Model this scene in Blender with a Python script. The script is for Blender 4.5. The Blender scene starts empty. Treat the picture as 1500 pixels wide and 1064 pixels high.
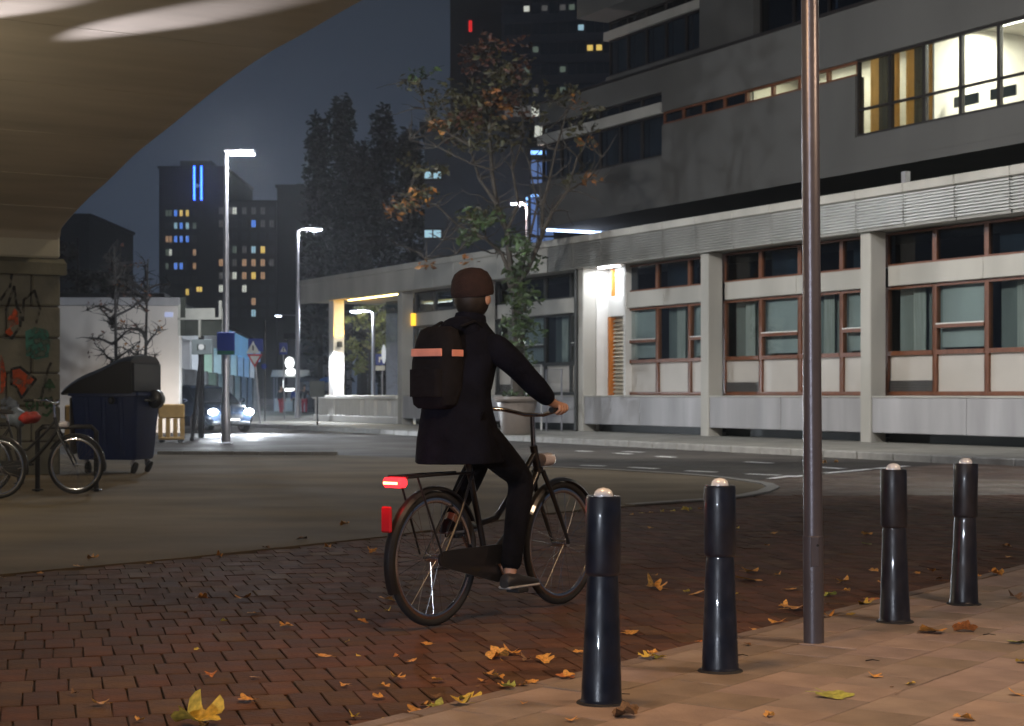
import bpy, bmesh, math, random
from mathutils import Vector, Matrix

R = math.radians
rnd = random.Random(7)
SC = bpy.context.scene
COL = SC.collection

# ------------------------------------------------------------------ camera
F = 2484.0                       # focal length in photo pixels (photo 1500 wide)
HZ = 577.0                       # horizon row in the photo
CAM_H = 1.2
cam_d = bpy.data.cameras.new('camera')
cam = bpy.data.objects.new('camera', cam_d); COL.objects.link(cam)
cam.location = (0, 0, CAM_H); cam.rotation_euler = (R(90), 0, 0)
cam_d.sensor_width = 36.0
cam_d.lens = F / 1500 * 36
cam_d.shift_y = (HZ - 532) / 1500
cam_d.clip_start = 0.05; cam_d.clip_end = 3000
cam_d.dof.use_dof = True
cam_d.dof.focus_distance = 8.2
cam_d.dof.aperture_fstop = 6.5
SC.camera = cam

# ------------------------------------------------------------------ world: overcast city night sky
W = bpy.data.worlds.new('World'); SC.world = W; W.use_nodes = True
nt = W.node_tree; nt.nodes.clear()
wo = nt.nodes.new('ShaderNodeOutputWorld'); bg = nt.nodes.new('ShaderNodeBackground')
tc = nt.nodes.new('ShaderNodeTexCoord'); sx = nt.nodes.new('ShaderNodeSeparateXYZ')
rp = nt.nodes.new('ShaderNodeValToRGB')
rp.color_ramp.elements[0].position = 0.0; rp.color_ramp.elements[0].color = (0.052, 0.072, 0.110, 1)
rp.color_ramp.elements[1].position = 0.30; rp.color_ramp.elements[1].color = (0.024, 0.031, 0.043, 1)
nz = nt.nodes.new('ShaderNodeTexNoise'); nz.inputs['Scale'].default_value = 2.2; nz.inputs['Detail'].default_value = 3
mx = nt.nodes.new('ShaderNodeMix'); mx.data_type = 'RGBA'; mx.blend_type = 'MULTIPLY'; mx.inputs[0].default_value = 0.35
nt.links.new(tc.outputs['Generated'], sx.inputs[0]); nt.links.new(sx.outputs['Z'], rp.inputs[0])
nt.links.new(tc.outputs['Generated'], nz.inputs['Vector'])
nt.links.new(rp.outputs[0], mx.inputs[6]); nt.links.new(nz.outputs['Fac'], mx.inputs[7])
nt.links.new(mx.outputs[2], bg.inputs[0]); nt.links.new(bg.outputs[0], wo.inputs[0])
bg.inputs[1].default_value = 1.05

# faint moon behind the clouds
sun_d = bpy.data.lights.new('moon', 'SUN'); sun_d.energy = 0.012; sun_d.angle = R(12); sun_d.color = (.8, .88, 1)
sun = bpy.data.objects.new('moon', sun_d); COL.objects.link(sun); sun.rotation_euler = (R(50), 0, R(-40))

SC.view_settings.view_transform = 'Standard'; SC.view_settings.look = 'None'
SC.view_settings.exposure = 0.0; SC.view_settings.gamma = 1.0
SC.cycles.use_denoising = True; SC.cycles.use_adaptive_sampling = True; SC.cycles.adaptive_threshold = .01; SC.cycles.adaptive_min_samples = 64
SC.cycles.max_bounces = 5; SC.cycles.diffuse_bounces = 2; SC.cycles.glossy_bounces = 2; SC.cycles.volume_bounces = 0
SC.cycles.transparent_max_bounces = 12; SC.cycles.transmission_bounces = 3
SC.cycles.sample_clamp_indirect = 3.0
SC.cycles.caustics_reflective = False; SC.cycles.caustics_refractive = False

# ------------------------------------------------------------------ helpers
def G(px, py, z=0.0):
    d = (CAM_H - z) * F / (py - HZ)
    return Vector(((px - 750) * d / F, d, z))
def at(px, py, Y):
    return Vector(((px - 750) * Y / F, Y, CAM_H + (HZ - py) * Y / F))
def sc_at(Y): return Y / F       # metres per photo pixel at depth Y

def lin(c): return tuple((x / 12.92 if x <= .04045 else ((x + .055) / 1.055) ** 2.4) for x in c)

MATS = {}
def mat(name, col, rough=.6, metal=0., var=.18, scale=3., bump=0., bscale=40., emit=None, estr=0., rvar=0., spec=.5, coat=0., detail=5, tint=False, stretch=None):
    if name in MATS: return MATS[name]
    m = bpy.data.materials.new(name); m.use_nodes = True; MATS[name] = m
    t = m.node_tree; b = t.nodes['Principled BSDF']; L = t.links
    tcn = t.nodes.new('ShaderNodeTexCoord'); vec = tcn.outputs['Object']
    if stretch:
        mp = t.nodes.new('ShaderNodeMapping'); mp.inputs['Scale'].default_value = stretch
        L.new(vec, mp.inputs[0]); vec = mp.outputs[0]
    n = t.nodes.new('ShaderNodeTexNoise'); n.inputs['Scale'].default_value = scale; n.inputs['Detail'].default_value = detail
    L.new(vec, n.inputs['Vector'])
    mixn = t.nodes.new('ShaderNodeMix'); mixn.data_type = 'RGBA'
    c = Vector(col[:3])
    lo = c * (1 - var); hi = c * (1 + var)
    mixn.inputs[6].default_value = (*lo, 1); mixn.inputs[7].default_value = (*[min(1, x) for x in hi], 1)
    mr = t.nodes.new('ShaderNodeMapRange'); mr.inputs[1].default_value = .3; mr.inputs[2].default_value = .7
    L.new(n.outputs['Fac'], mr.inputs[0]); L.new(mr.outputs[0], mixn.inputs[0])
    out = mixn.outputs[2]
    if tint:
        a = t.nodes.new('ShaderNodeAttribute'); a.attribute_name = 'tint'
        mm = t.nodes.new('ShaderNodeMix'); mm.data_type = 'RGBA'; mm.blend_type = 'MULTIPLY'; mm.inputs[0].default_value = 1
        L.new(out, mm.inputs[6]); L.new(a.outputs['Color'], mm.inputs[7]); out = mm.outputs[2]
    L.new(out, b.inputs['Base Color'])
    b.inputs['Roughness'].default_value = rough; b.inputs['Metallic'].default_value = metal
    b.inputs['Specular IOR Level'].default_value = spec
    b.inputs['Coat Weight'].default_value = coat
    if rvar:
        r2 = t.nodes.new('ShaderNodeMapRange'); r2.inputs[1].default_value = .35; r2.inputs[2].default_value = .65
        r2.inputs[3].default_value = max(.05, rough - rvar); r2.inputs[4].default_value = min(1, rough + rvar)
        n3 = t.nodes.new('ShaderNodeTexNoise'); n3.inputs['Scale'].default_value = scale * .7; n3.inputs['Detail'].default_value = 4
        L.new(vec, n3.inputs['Vector']); L.new(n3.outputs['Fac'], r2.inputs[0]); L.new(r2.outputs[0], b.inputs['Roughness'])
    if bump:
        n2 = t.nodes.new('ShaderNodeTexNoise'); n2.inputs['Scale'].default_value = bscale; n2.inputs['Detail'].default_value = 6
        L.new(vec, n2.inputs['Vector'])
        bp = t.nodes.new('ShaderNodeBump'); bp.inputs['Strength'].default_value = bump; bp.inputs['Distance'].default_value = .02
        L.new(n2.outputs['Fac'], bp.inputs['Height']); L.new(bp.outputs[0], b.inputs['Normal'])
    if emit:
        b.inputs['Emission Color'].default_value = (*emit, 1); b.inputs['Emission Strength'].default_value = estr
    return m

def glass(name, tintc=(.75, .8, .82), refl=.12, rough=.02):
    if name in MATS: return MATS[name]
    m = bpy.data.materials.new(name); m.use_nodes = True; MATS[name] = m
    t = m.node_tree; t.nodes.clear(); L = t.links
    o = t.nodes.new('ShaderNodeOutputMaterial'); tr = t.nodes.new('ShaderNodeBsdfTransparent'); gl = t.nodes.new('ShaderNodeBsdfGlossy')
    fr = t.nodes.new('ShaderNodeLayerWeight'); fr.inputs[0].default_value = .5
    pw = t.nodes.new('ShaderNodeMath'); pw.operation = 'POWER'; pw.inputs[1].default_value = 4.0
    ad = t.nodes.new('ShaderNodeMath'); ad.inputs[1].default_value = refl; ad.use_clamp = True
    mx = t.nodes.new('ShaderNodeMixShader'); tr.inputs[0].default_value = (*tintc, 1); gl.inputs['Roughness'].default_value = rough
    nn = t.nodes.new('ShaderNodeTexNoise'); nn.inputs['Scale'].default_value = 1.3
    tcn = t.nodes.new('ShaderNodeTexCoord'); L.new(tcn.outputs['Object'], nn.inputs['Vector'])
    bp = t.nodes.new('ShaderNodeBump'); bp.inputs['Strength'].default_value = .03; L.new(nn.outputs['Fac'], bp.inputs['Height'])
    L.new(bp.outputs[0], gl.inputs['Normal'])
    L.new(fr.outputs['Facing'], pw.inputs[0]); L.new(pw.outputs[0], ad.inputs[0]); L.new(ad.outputs[0], mx.inputs[0]); L.new(tr.outputs[0], mx.inputs[1]); L.new(gl.outputs[0], mx.inputs[2]); L.new(mx.outputs[0], o.inputs[0])
    return m

def emis(name, col, s, var=.1, scale=2.):
    return mat(name, (.6 * col[0], .6 * col[1], .6 * col[2]), rough=.5, var=var, scale=scale, emit=col, estr=s)

def trans_cloth(name, col, frac=.55):
    if name in MATS: return MATS[name]
    m = bpy.data.materials.new(name); m.use_nodes = True; MATS[name] = m
    t = m.node_tree; t.nodes.clear(); L = t.links
    o = t.nodes.new('ShaderNodeOutputMaterial'); d = t.nodes.new('ShaderNodeBsdfDiffuse'); tl = t.nodes.new('ShaderNodeBsdfTranslucent')
    w = t.nodes.new('ShaderNodeTexNoise'); w.inputs['Scale'].default_value = 3
    cr = t.nodes.new('ShaderNodeMix'); cr.data_type = 'RGBA'; cr.inputs[6].default_value = (*[c * .6 for c in col], 1); cr.inputs[7].default_value = (*col, 1)
    tcn = t.nodes.new('ShaderNodeTexCoord'); L.new(tcn.outputs['Object'], w.inputs['Vector']); L.new(w.outputs['Fac'], cr.inputs[0])
    mx = t.nodes.new('ShaderNodeMixShader'); mx.inputs[0].default_value = frac
    L.new(cr.outputs[2], d.inputs[0]); L.new(cr.outputs[2], tl.inputs[0])
    L.new(d.outputs[0], mx.inputs[1]); L.new(tl.outputs[0], mx.inputs[2]); L.new(mx.outputs[0], o.inputs[0])
    return m

def tag(o, label=None, cat=None, group=None, kind=None):
    if label: o['label'] = label
    if cat: o['category'] = cat
    if group: o['group'] = group
    if kind: o['kind'] = kind
    return o
def empty(name, loc=(0, 0, 0), rz=0., label=None, cat=None, group=None):
    o = bpy.data.objects.new(name, None); COL.objects.link(o)
    o.empty_display_size = .2
    o.location = loc; o.rotation_euler = (0, 0, rz)
    return tag(o, label, cat, group)

class MB:
    """collects polygons for one mesh"""
    def __init__(s): s.v = []; s.f = []; s.t = []
    def add(s, vs, fs, tint=None):
        k = len(s.v); s.v += [tuple(x) for x in vs]
        s.f += [tuple(i + k for i in f) for f in fs]
        s.t += [tint or (1, 1, 1)] * len(fs)
        return s
    def box(s, x0, x1, y0, y1, z0, z1, c=0., M=None, tint=None):
        if x1 < x0: x0, x1 = x1, x0
        if y1 < y0: y0, y1 = y1, y0
        if z1 < z0: z0, z1 = z1, z0
        if c <= 0:
            vs = [Vector((x, y, z)) for z in (z0, z1) for y in (y0, y1) for x in (x0, x1)]
            fs = [(0, 2, 3, 1), (4, 5, 7, 6), (0, 1, 5, 4), (2, 6, 7, 3), (0, 4, 6, 2), (1, 3, 7, 5)]
        else:
            c = min(c, (x1 - x0) * .45, (y1 - y0) * .45, (z1 - z0) * .45)
            vs = []; fs = []; idx = {}
            X = (x0, x1); Y = (y0, y1); Z = (z0, z1)
            for i in (0, 1):
                for j in (0, 1):
                    for k in (0, 1):
                        sx_, sy_, sz_ = 1 - 2 * i, 1 - 2 * j, 1 - 2 * k
                        p = Vector((X[i], Y[j], Z[k]))
                        for a in range(3):
                            q = p.copy()
                            if a != 0: q.x += sx_ * c
                            if a != 1: q.y += sy_ * c
                            if a != 2: q.z += sz_ * c
                            idx[i, j, k, a] = len(vs); vs.append(q)
            g = idx
            for k in (0, 1):
                o = [g[0, 0, k, 2], g[1, 0, k, 2], g[1, 1, k, 2], g[0, 1, k, 2]]; fs.append(tuple(o if k else o[::-1]))
                o = [g[0, k, 0, 1], g[1, k, 0, 1], g[1, k, 1, 1], g[0, k, 1, 1]]; fs.append(tuple(o[::-1] if k else o))
                o = [g[k, 0, 0, 0], g[k, 1, 0, 0], g[k, 1, 1, 0], g[k, 0, 1, 0]]; fs.append(tuple(o if k else o[::-1]))
            for i in (0, 1):
                for j in (0, 1):
                    fs.append((g[i, j, 0, 0], g[i, j, 0, 1], g[i, j, 1, 1], g[i, j, 1, 0]))
                    fs.append((g[i, 0, j, 0], g[i, 0, j, 2], g[i, 1, j, 2], g[i, 1, j, 0]))
                    fs.append((g[0, i, j, 1], g[0, i, j, 2], g[1, i, j, 2], g[1, i, j, 1]))
            for i in (0, 1):
                for j in (0, 1):
                    for k in (0, 1): fs.append((g[i, j, k, 0], g[i, j, k, 1], g[i, j, k, 2]))
        if M is not None: vs = [M @ v for v in vs]
        return s.add(vs, fs, tint)
    def bar(s, a, b, w, h, c=0):
        a = Vector(a); b = Vector(b); d = b - a; L = d.length
        q = d.to_track_quat('X', 'Z').to_matrix().to_4x4(); q.translation = a
        return s.box(0, L, -w / 2, w / 2, -h / 2, h / 2, c, q)
    def tube(s, pts, r, n=8, closed=False, cap=True, squash=1.):
        P = [Vector(p) for p in pts]; N = len(P)
        if not isinstance(r, (list, tuple)): r = [r] * N
        ref = Vector((0, 0, 1)); vs = []; fs = []; pu = None
        for i, p in enumerate(P):
            if closed: d = P[(i + 1) % N] - P[i - 1]
            else: d = P[min(i + 1, N - 1)] - P[max(i - 1, 0)]
            if d.length < 1e-9: d = Vector((0, 0, 1))
            d.normalize()
            if pu is None:
                u = d.cross(ref)
                if u.length < .05: u = d.cross(Vector((1, 0, 0)))
            else: u = pu - d * pu.dot(d)
            u.normalize(); w = d.cross(u); pu = u
            for k in range(n):
                a = 2 * math.pi * k / n
                vs.append(p + (u * math.cos(a) + w * math.sin(a) * squash) * r[i])
        m = N if closed else N - 1
        for i in range(m):
            for k in range(n):
                a = i * n + k; b = i * n + (k + 1) % n; j = ((i + 1) % N) * n
                fs.append((a, b, j + (k + 1) % n, j + k))
        if cap and not closed:
            fs.append(tuple(range(n))[::-1]); fs.append(tuple((N - 1) * n + k for k in range(n)))
        return s.add(vs, fs)
    def lathe(s, prof, n=24, M=None, cap=True):
        vs = []; fs = []
        for r, z in prof:
            for k in range(n):
                a = 2 * math.pi * k / n; vs.append(Vector((r * math.cos(a), r * math.sin(a), z)))
        for i in range(len(prof) - 1):
            for k in range(n):
                a = i * n + k; b = i * n + (k + 1) % n; fs.append((a, b, b + n, a + n))
        if cap:
            fs.append(tuple(range(n))[::-1]); fs.append(tuple((len(prof) - 1) * n + k for k in range(n)))
        if M is not None: vs = [M @ v for v in vs]
        return s.add(vs, fs)
    def prism(s, poly, z0, z1, M=None, tint=None):
        n = len(poly)
        vs = [Vector((p[0], p[1], z0)) for p in poly] + [Vector((p[0], p[1], z1)) for p in poly]
        fs = [tuple(range(n))[::-1], tuple(range(n, 2 * n))] + [(i, (i + 1) % n, n + (i + 1) % n, n + i) for i in range(n)]
        if M is not None: vs = [M @ v for v in vs]
        return s.add(vs, fs, tint)
    def loft(s, rings, cap=True):
        n = len(rings[0]); vs = [p for r in rings for p in r]; fs = []
        for i in range(len(rings) - 1):
            for k in range(n):
                a = i * n + k; b = i * n + (k + 1) % n; fs.append((a, b, b + n, a + n))
        if cap: fs.append(tuple(range(n))[::-1]); fs.append(tuple((len(rings) - 1) * n + k for k in range(n)))
        return s.add(vs, fs)
    def ball(s, c, rx, ry=None, rz=None, n=12, m=8, M=None):
        ry = ry or rx; rz = rz or rx; c = Vector(c)
        prof = [(math.sin(math.pi * i / m), -math.cos(math.pi * i / m)) for i in range(m + 1)]
        prof[0] = (.02, -1); prof[-1] = (.02, 1)
        T = Matrix.Translation(c) @ (M or Matrix.Identity(4)) @ Matrix.Diagonal((rx, ry, rz, 1))
        return s.lathe(prof, n, T)
    def mesh(s, name):
        me = bpy.data.meshes.new(name); me.from_pydata(s.v, [], s.f)
        return me
    def build(s, name, m, parent=None, smooth=False, fix=False, tints=False):
        me = s.mesh(name)
        if fix:
            b = bmesh.new(); b.from_mesh(me); bmesh.ops.recalc_face_normals(b, faces=b.faces); b.to_mesh(me); b.free()
        me.update()
        if m is not None: me.materials.append(m if not isinstance(m, str) else MATS[m])
        if tints:
            a = me.color_attributes.new('tint', 'FLOAT_COLOR', 'CORNER'); i = 0
            for p, t in zip(me.polygons, s.t):
                for _ in p.loop_indices: a.data[i].color = (*t, 1); i += 1
        if smooth:
            me.polygons.foreach_set('use_smooth', [True] * len(me.polygons))
            try: me.set_sharp_from_angle(angle=R(38))
            except Exception: pass
        o = bpy.data.objects.new(name, me); COL.objects.link(o)
        if parent: o.parent = parent
        return o

def inst(name, me, parent=None, loc=(0, 0, 0), rot=(0, 0, 0), scale=(1, 1, 1)):
    o = bpy.data.objects.new(name, me); COL.objects.link(o)
    o.location = loc; o.rotation_euler = rot; o.scale = scale
    if parent: o.parent = parent
    return o
def copy_tree(o, parent=None):
    c = o.copy(); COL.objects.link(c); c.parent = parent
    for ch in list(o.children): copy_tree(ch, c)
    return c
def light(name, kind, loc, power, col, parent=None, size=.2, spot=None, blend=.6, target=None, sizey=None):
    d = bpy.data.lights.new(name, kind); d.energy = power; d.color = col
    if kind == 'SPOT': d.spot_size = spot; d.spot_blend = blend; d.shadow_soft_size = size
    elif kind == 'AREA':
        d.size = size
        if sizey: d.shape = 'RECTANGLE'; d.size_y = sizey
    else: d.shadow_soft_size = size
    o = bpy.data.objects.new(name, d); COL.objects.link(o); o.location = loc
    if target is not None:
        o.rotation_euler = (Vector(target) - Vector(loc)).to_track_quat('-Z', 'Y').to_euler()
    if parent: o.parent = parent
    return o

COOL = (.86, .92, 1.0); WHITE = (1, .95, .88); SODIUM = (1, .60, .30); BLUEW = (.70, .80, 1.)

# ------------------------------------------------------------------ materials
mat('asphalt', (.060, .053, .046), rough=.72, spec=.3, var=.35, scale=.6, bump=.35, bscale=60, rvar=.18)
mat('concrete_floor', (.175, .142, .098), rough=.92, spec=.12, var=.30, scale=.8, bump=.25, bscale=30, rvar=.07, detail=10, stretch=(.65, 1, 1))
mat('brick', (.130, .072, .046), rough=.85, spec=.22, var=.3, scale=7, bump=.3, bscale=45, tint=True, rvar=.1)
mat('joint_sand', (.060, .042, .030), rough=.9, var=.3, scale=20, bump=.4, bscale=80)
mat('tile', (.31, .245, .215), rough=.7, var=.25, scale=3.5, bump=.3, bscale=55, tint=True, detail=8)
mat('kerb_stone', (.26, .25, .23), rough=.75, var=.2, scale=4, bump=.25, bscale=30)
mat('paving', (.24, .23, .20), rough=.7, var=.22, scale=1.2, bump=.25, bscale=20)
mat('road_paint', (.85, .85, .80), rough=.6, var=.25, scale=9)
mat('concrete', (.45, .43, .385), rough=.8, var=.17, scale=.8, bump=.15, bscale=18, stretch=(1, 1, .25), detail=8)
mat('concrete_grey', (.38, .37, .375), rough=.75, var=.24, scale=1.4, bump=.15, bscale=14, stretch=(1, 1, .12), detail=8)
mat('ribbed_metal', (.42, .41, .38), rough=.42, metal=.35, var=.12, scale=1.5)
mat('upper_render', (.125, .122, .115), rough=.85, var=.12, scale=.5, bump=.1, bscale=12, stretch=(1, 1, .4))
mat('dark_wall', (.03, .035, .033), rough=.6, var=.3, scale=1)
mat('wood_frame', (.165, .058, .024), rough=.45, var=.25, scale=4, stretch=(6, 6, 1))
mat('grey_frame', (.05, .052, .05), rough=.45, var=.15)
mat('dark_frame', (.018, .014, .013), rough=.5, var=.2)
mat('blind', (.52, .56, .54), rough=.85, var=.16, scale=.7, stretch=(1, 1, .3))
mat('blind_dark', (.27, .30, .285), rough=.85, var=.35, scale=.8, stretch=(1.6, 1, .25))
mat('curtain', (.5, .51, .47), rough=.9, var=.2, scale=6, stretch=(4, 1, .2))
mat('cream_panel', (.50, .46, .41), rough=.55, var=.07, scale=1)
mat('grille', (.12, .115, .11), rough=.5, metal=.4)
mat('white_paint', (.76, .74, .70), rough=.6, var=.06, scale=2)
mat('orange_paint', (.62, .20, .035), rough=.45, var=.1)
mat('shutter', (.62, .56, .44), rough=.5, var=.08)
mat('dark_interior', (.02, .022, .024), rough=.9, var=.4, scale=.8)
glass('pane_glass', (.82, .86, .86), .06)
glass('pane_dark', (.45, .5, .55), .05)
mat('steel_galv', (.40, .39, .42), rough=.38, metal=.75, var=.08, scale=5)
mat('steel_dark', (.03, .03, .032), rough=.5, metal=.3)
mat('navy_paint', (.012, .0155, .028), rough=.40, rvar=.12, var=.4, scale=14, coat=.3, bump=.04, bscale=90)
mat('black_paint', (.016, .0155, .021), rough=.40, rvar=.12, var=.4, scale=14, coat=.3, bump=.04, bscale=90)
mat('chrome', (.75, .75, .78), rough=.16, metal=1, var=.05)
mat('reflector_white', (.92, .93, .96), rough=.2, var=.03, metal=.1, coat=.6)
mat('rubber', (.018, .018, .019), rough=.75, var=.2)
mat('bridge_concrete', (.44, .39, .315), rough=.85, var=.14, scale=1.1, bump=.18, bscale=7, stretch=(.35, 1.6, 1.6), detail=8)
mat('bridge_white', (.52, .50, .42), rough=.8, var=.1, scale=1)
mat('pier_stone', (.20, .195, .16), rough=.88, var=.30, scale=2.2, bump=.45, bscale=18, detail=9)
mat('pier_ledge', (.17, .165, .125), rough=.9, var=.45, scale=1.6, bump=.4, bscale=20)

# ================================================================== GROUND
def sheet(name, poly, z, m, thick=0):
    b = MB()
    if thick: b.prism(poly, z - thick, z)
    else: b.add([(p[0], p[1], z) for p in poly], [tuple(range(len(poly)))])
    o = b.build(name, m, fix=bool(thick)); tag(o, kind='structure'); return o

sheet('ground', [(-900, -60), (900, -60), (900, 1400), (-900, 1400)], -0.012, 'asphalt')

# --- plaza of smooth concrete on the left, ending in a round tip
PL = [(-420, 884), (0, 845), (120, 834), (280, 819), (420, 804), (560, 789), (700, 769), (780, 757), (860, 748), (930, 743), (1000, 738),
      (1060, 734), (1100, 729), (1128, 723), (1142, 716), (1132, 711), (1100, 706), (1050, 700), (1000, 696), (900, 690), (780, 685), (640, 673), (495, 668), (232, 667), (-300, 666)]
PLAZA = [tuple(G(*p)[:2]) for p in PL]
plaza = sheet('plaza', PLAZA, .016, 'concrete_floor', .1)
# kerb stones that edge the plaza tip and its far side
kb = [Vector((*p, 0)) for p in PLAZA]
kerb_pts = []
for a, b in zip(kb[9:21], kb[10:22]):
    n = max(1, int((b - a).length / .8))
    for k in range(n): kerb_pts.append((a.lerp(b, k / n), a.lerp(b, (k + 1) / n)))
cen = Vector((1.2, 21.5, 0))
for a, b in kerb_pts:
    d = (b - a).normalized(); nrm = Vector((-d.y, d.x, 0))
    if nrm.dot(cen - a) < 0: nrm = -nrm
    e = d * .006
    m_ = MB().prism([(a + e)[:2], (b - e)[:2], (b - e + nrm * .16)[:2], (a + e + nrm * .16)[:2]], -.06, .03)
    m_.build('kerb_stone', 'kerb_stone', plaza, fix=True)
for a, b in (((232, 667), (495, 668)),):
    A = G(*a); B_ = G(*b); n = 7
    for k in range(n):
        p = A.lerp(B_, k / n); q = A.lerp(B_, (k + 1) / n)
        MB().box(p.x + .006, q.x - .006, p.y - .16, p.y + .0, -.05, .085, .015).build('kerb_stone', 'kerb_stone', plaza)

# --- brick road: real bricks near the camera, a brick material beyond
rd = Vector((-.26, .9656, 0)); rc = Vector((.9656, .26, 0))          # along / across the courses
Mroad = Matrix(((rc.x, rd.x, 0, 0), (rc.y, rd.y, 0, 0), (0, 0, 1, 0), (0, 0, 0, 1)))
brick_road = sheet('brick_road', [(-14, 1.5), (16, 1.5), (16, 35), (9, 29.8), (7.3, 28.7), (3.4, 23.4), (-14, 24)], -.004, 'joint_sand')

def kerb_side(x, y):      # distance to the right of the pavement edge
    return (x + .4) * .81 + (y - 6.2) * -.586
def in_plaza(x, y):
    c = False; n = len(PLAZA); j = n - 1
    for i in range(n):
        xi, yi = PLAZA[i]; xj, yj = PLAZA[j]
        if (yi > y) != (yj > y) and x < (xj - xi) * (y - yi) / (yj - yi) + xi: c = not c
        j = i
    return c
bw, bl, jt = .135, .30, .0055
tints = []
for i in range(9):
    v = rnd.uniform(.70, 1.15); tints.append((v * rnd.uniform(.95, 1.12), v * rnd.uniform(.9, 1.02), v * rnd.uniform(.85, 1.1)))
bmeshes = []
for t in tints:
    b = MB(); b.box(-bw / 2 + jt / 2, bw / 2 - jt / 2, -bl / 2 + jt / 2, bl / 2 - jt / 2, -.07, 0, .0035, tint=t)
    o = b.build('brick', 'brick', tints=True); bmeshes.append(o.data); bpy.data.objects.remove(o)
cand = []
Minv = Mroad.inverted()
for i in range(-60, 110):
    for j in range(12, 90):
        p = Mroad @ Vector(((i + (.5 if j % 2 else 0) + .12 * math.sin(j * 2.3)) * bw, j * bl, 0))
        if p.y < 5.2 or p.y > 20: continue
        px = 750 + F * p.x / p.y; py = HZ + F * CAM_H / p.y
        if px < -90 or px > 1590: continue
        if kerb_side(p.x, p.y) > .12 or in_plaza(p.x, p.y): continue
        seen = 0 if (0 <= px <= 1500 and py <= 1066) else 1
        # farther means smaller; keep the largest in view as single parts
        cand.append((seen, p.y, p, px))
cand.sort(key=lambda c: (c[0], c[1]))
rest = MB()
rq = Mroad.to_3x3().to_euler()
for k, (s_, y_, p, px) in enumerate(cand):
    dz = rnd.uniform(-.002, .002) + .006; tx = rnd.gauss(0, .006); ty = rnd.gauss(0, .006); tz = rnd.gauss(0, .012)
    sink = 0
    p = p + Vector((rnd.gauss(0, .0012), rnd.gauss(0, .0012), 0))
    Mt = Matrix.Translation((p.x, p.y, dz)) @ Mroad @ Matrix.Rotation(tz, 4, 'Z') @ Matrix.Rotation(tx, 4, 'X') @ Matrix.Rotation(ty, 4, 'Y')
    if k < 300:
        o = inst('brick', rnd.choice(bmeshes), brick_road); o.matrix_local = Mt
    else:
        rest.box(-bw / 2 + jt / 2, bw / 2 - jt / 2, -bl / 2 + jt / 2, bl / 2 - jt / 2, -.05, 0, .0035 if y_ < 11 else 0, Mt, rnd.choice(tints))
o = rest.build('brick_courses', 'brick', brick_road, tints=True); tag(o, kind='stuff')

def brick_far():
    m = bpy.data.materials.new('brick_far'); m.use_nodes = True; MATS['brick_far'] = m
    t = m.node_tree; L = t.links; b = t.nodes['Principled BSDF']
    tcn = t.nodes.new('ShaderNodeTexCoord'); mp = t.nodes.new('ShaderNodeMapping'); mp.inputs['Rotation'].default_value = (0, 0, R(-15))
    br = t.nodes.new('ShaderNodeTexBrick'); br.inputs['Scale'].default_value = 1
    br.inputs['Brick Width'].default_value = bw; br.inputs['Row Height'].default_value = bl; br.inputs['Mortar Size'].default_value = .006
    br.inputs['Color1'].default_value = (.125, .078, .052, 1); br.inputs['Color2'].default_value = (.085, .055, .042, 1); br.inputs['Mortar'].default_value = (.03, .025, .02, 1)
    nz = t.nodes.new('ShaderNodeTexNoise'); nz.inputs['Scale'].default_value = 1.1; nz.inputs['Detail'].default_value = 6
    n2 = t.nodes.new('ShaderNodeTexNoise'); n2.inputs['Scale'].default_value = 9; n2.inputs['Detail'].default_value = 3
    L.new(tcn.outputs['Object'], mp.inputs[0]); L.new(mp.outputs[0], br.inputs['Vector']); L.new(br.outputs['Color'], b.inputs['Base Color'])
    L.new(tcn.outputs['Object'], nz.inputs['Vector']); L.new(tcn.outputs['Object'], n2.inputs['Vector'])
    mr = t.nodes.new('ShaderNodeMapRange'); mr.inputs[1].default_value = .4; mr.inputs[2].default_value = .62; mr.inputs[3].default_value = .42; mr.inputs[4].default_value = .8
    L.new(nz.outputs['Fac'], mr.inputs[0]); L.new(mr.outputs[0], b.inputs['Roughness'])
    ad = t.nodes.new('ShaderNodeMath'); ad.operation = 'ADD'; L.new(br.outputs['Fac'], ad.inputs[0])
    ml = t.nodes.new('ShaderNodeMath'); ml.operation = 'MULTIPLY'; ml.inputs[1].default_value = -2.2; L.new(n2.outputs['Fac'], ml.inputs[0]); L.new(ml.outputs[0], ad.inputs[1])
    bp = t.nodes.new('ShaderNodeBump'); bp.invert = True; bp.inputs['Strength'].default_value = .7; bp.inputs['Distance'].default_value = .02
    L.new(ad.outputs[0], bp.inputs['Height']); L.new(bp.outputs[0], b.inputs['Normal'])
    return m
brick_far()
far = MB(); far.add([(p[0], p[1], .006) for p in [(-14, 19.9), (16, 19.9), (16, 35), (9, 29.8), (7.3, 28.7), (3.4, 23.4), (-14, 24)]], [tuple(range(7))])
tag(far.build('brick_courses', 'brick_far', brick_road), kind='stuff')

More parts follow.
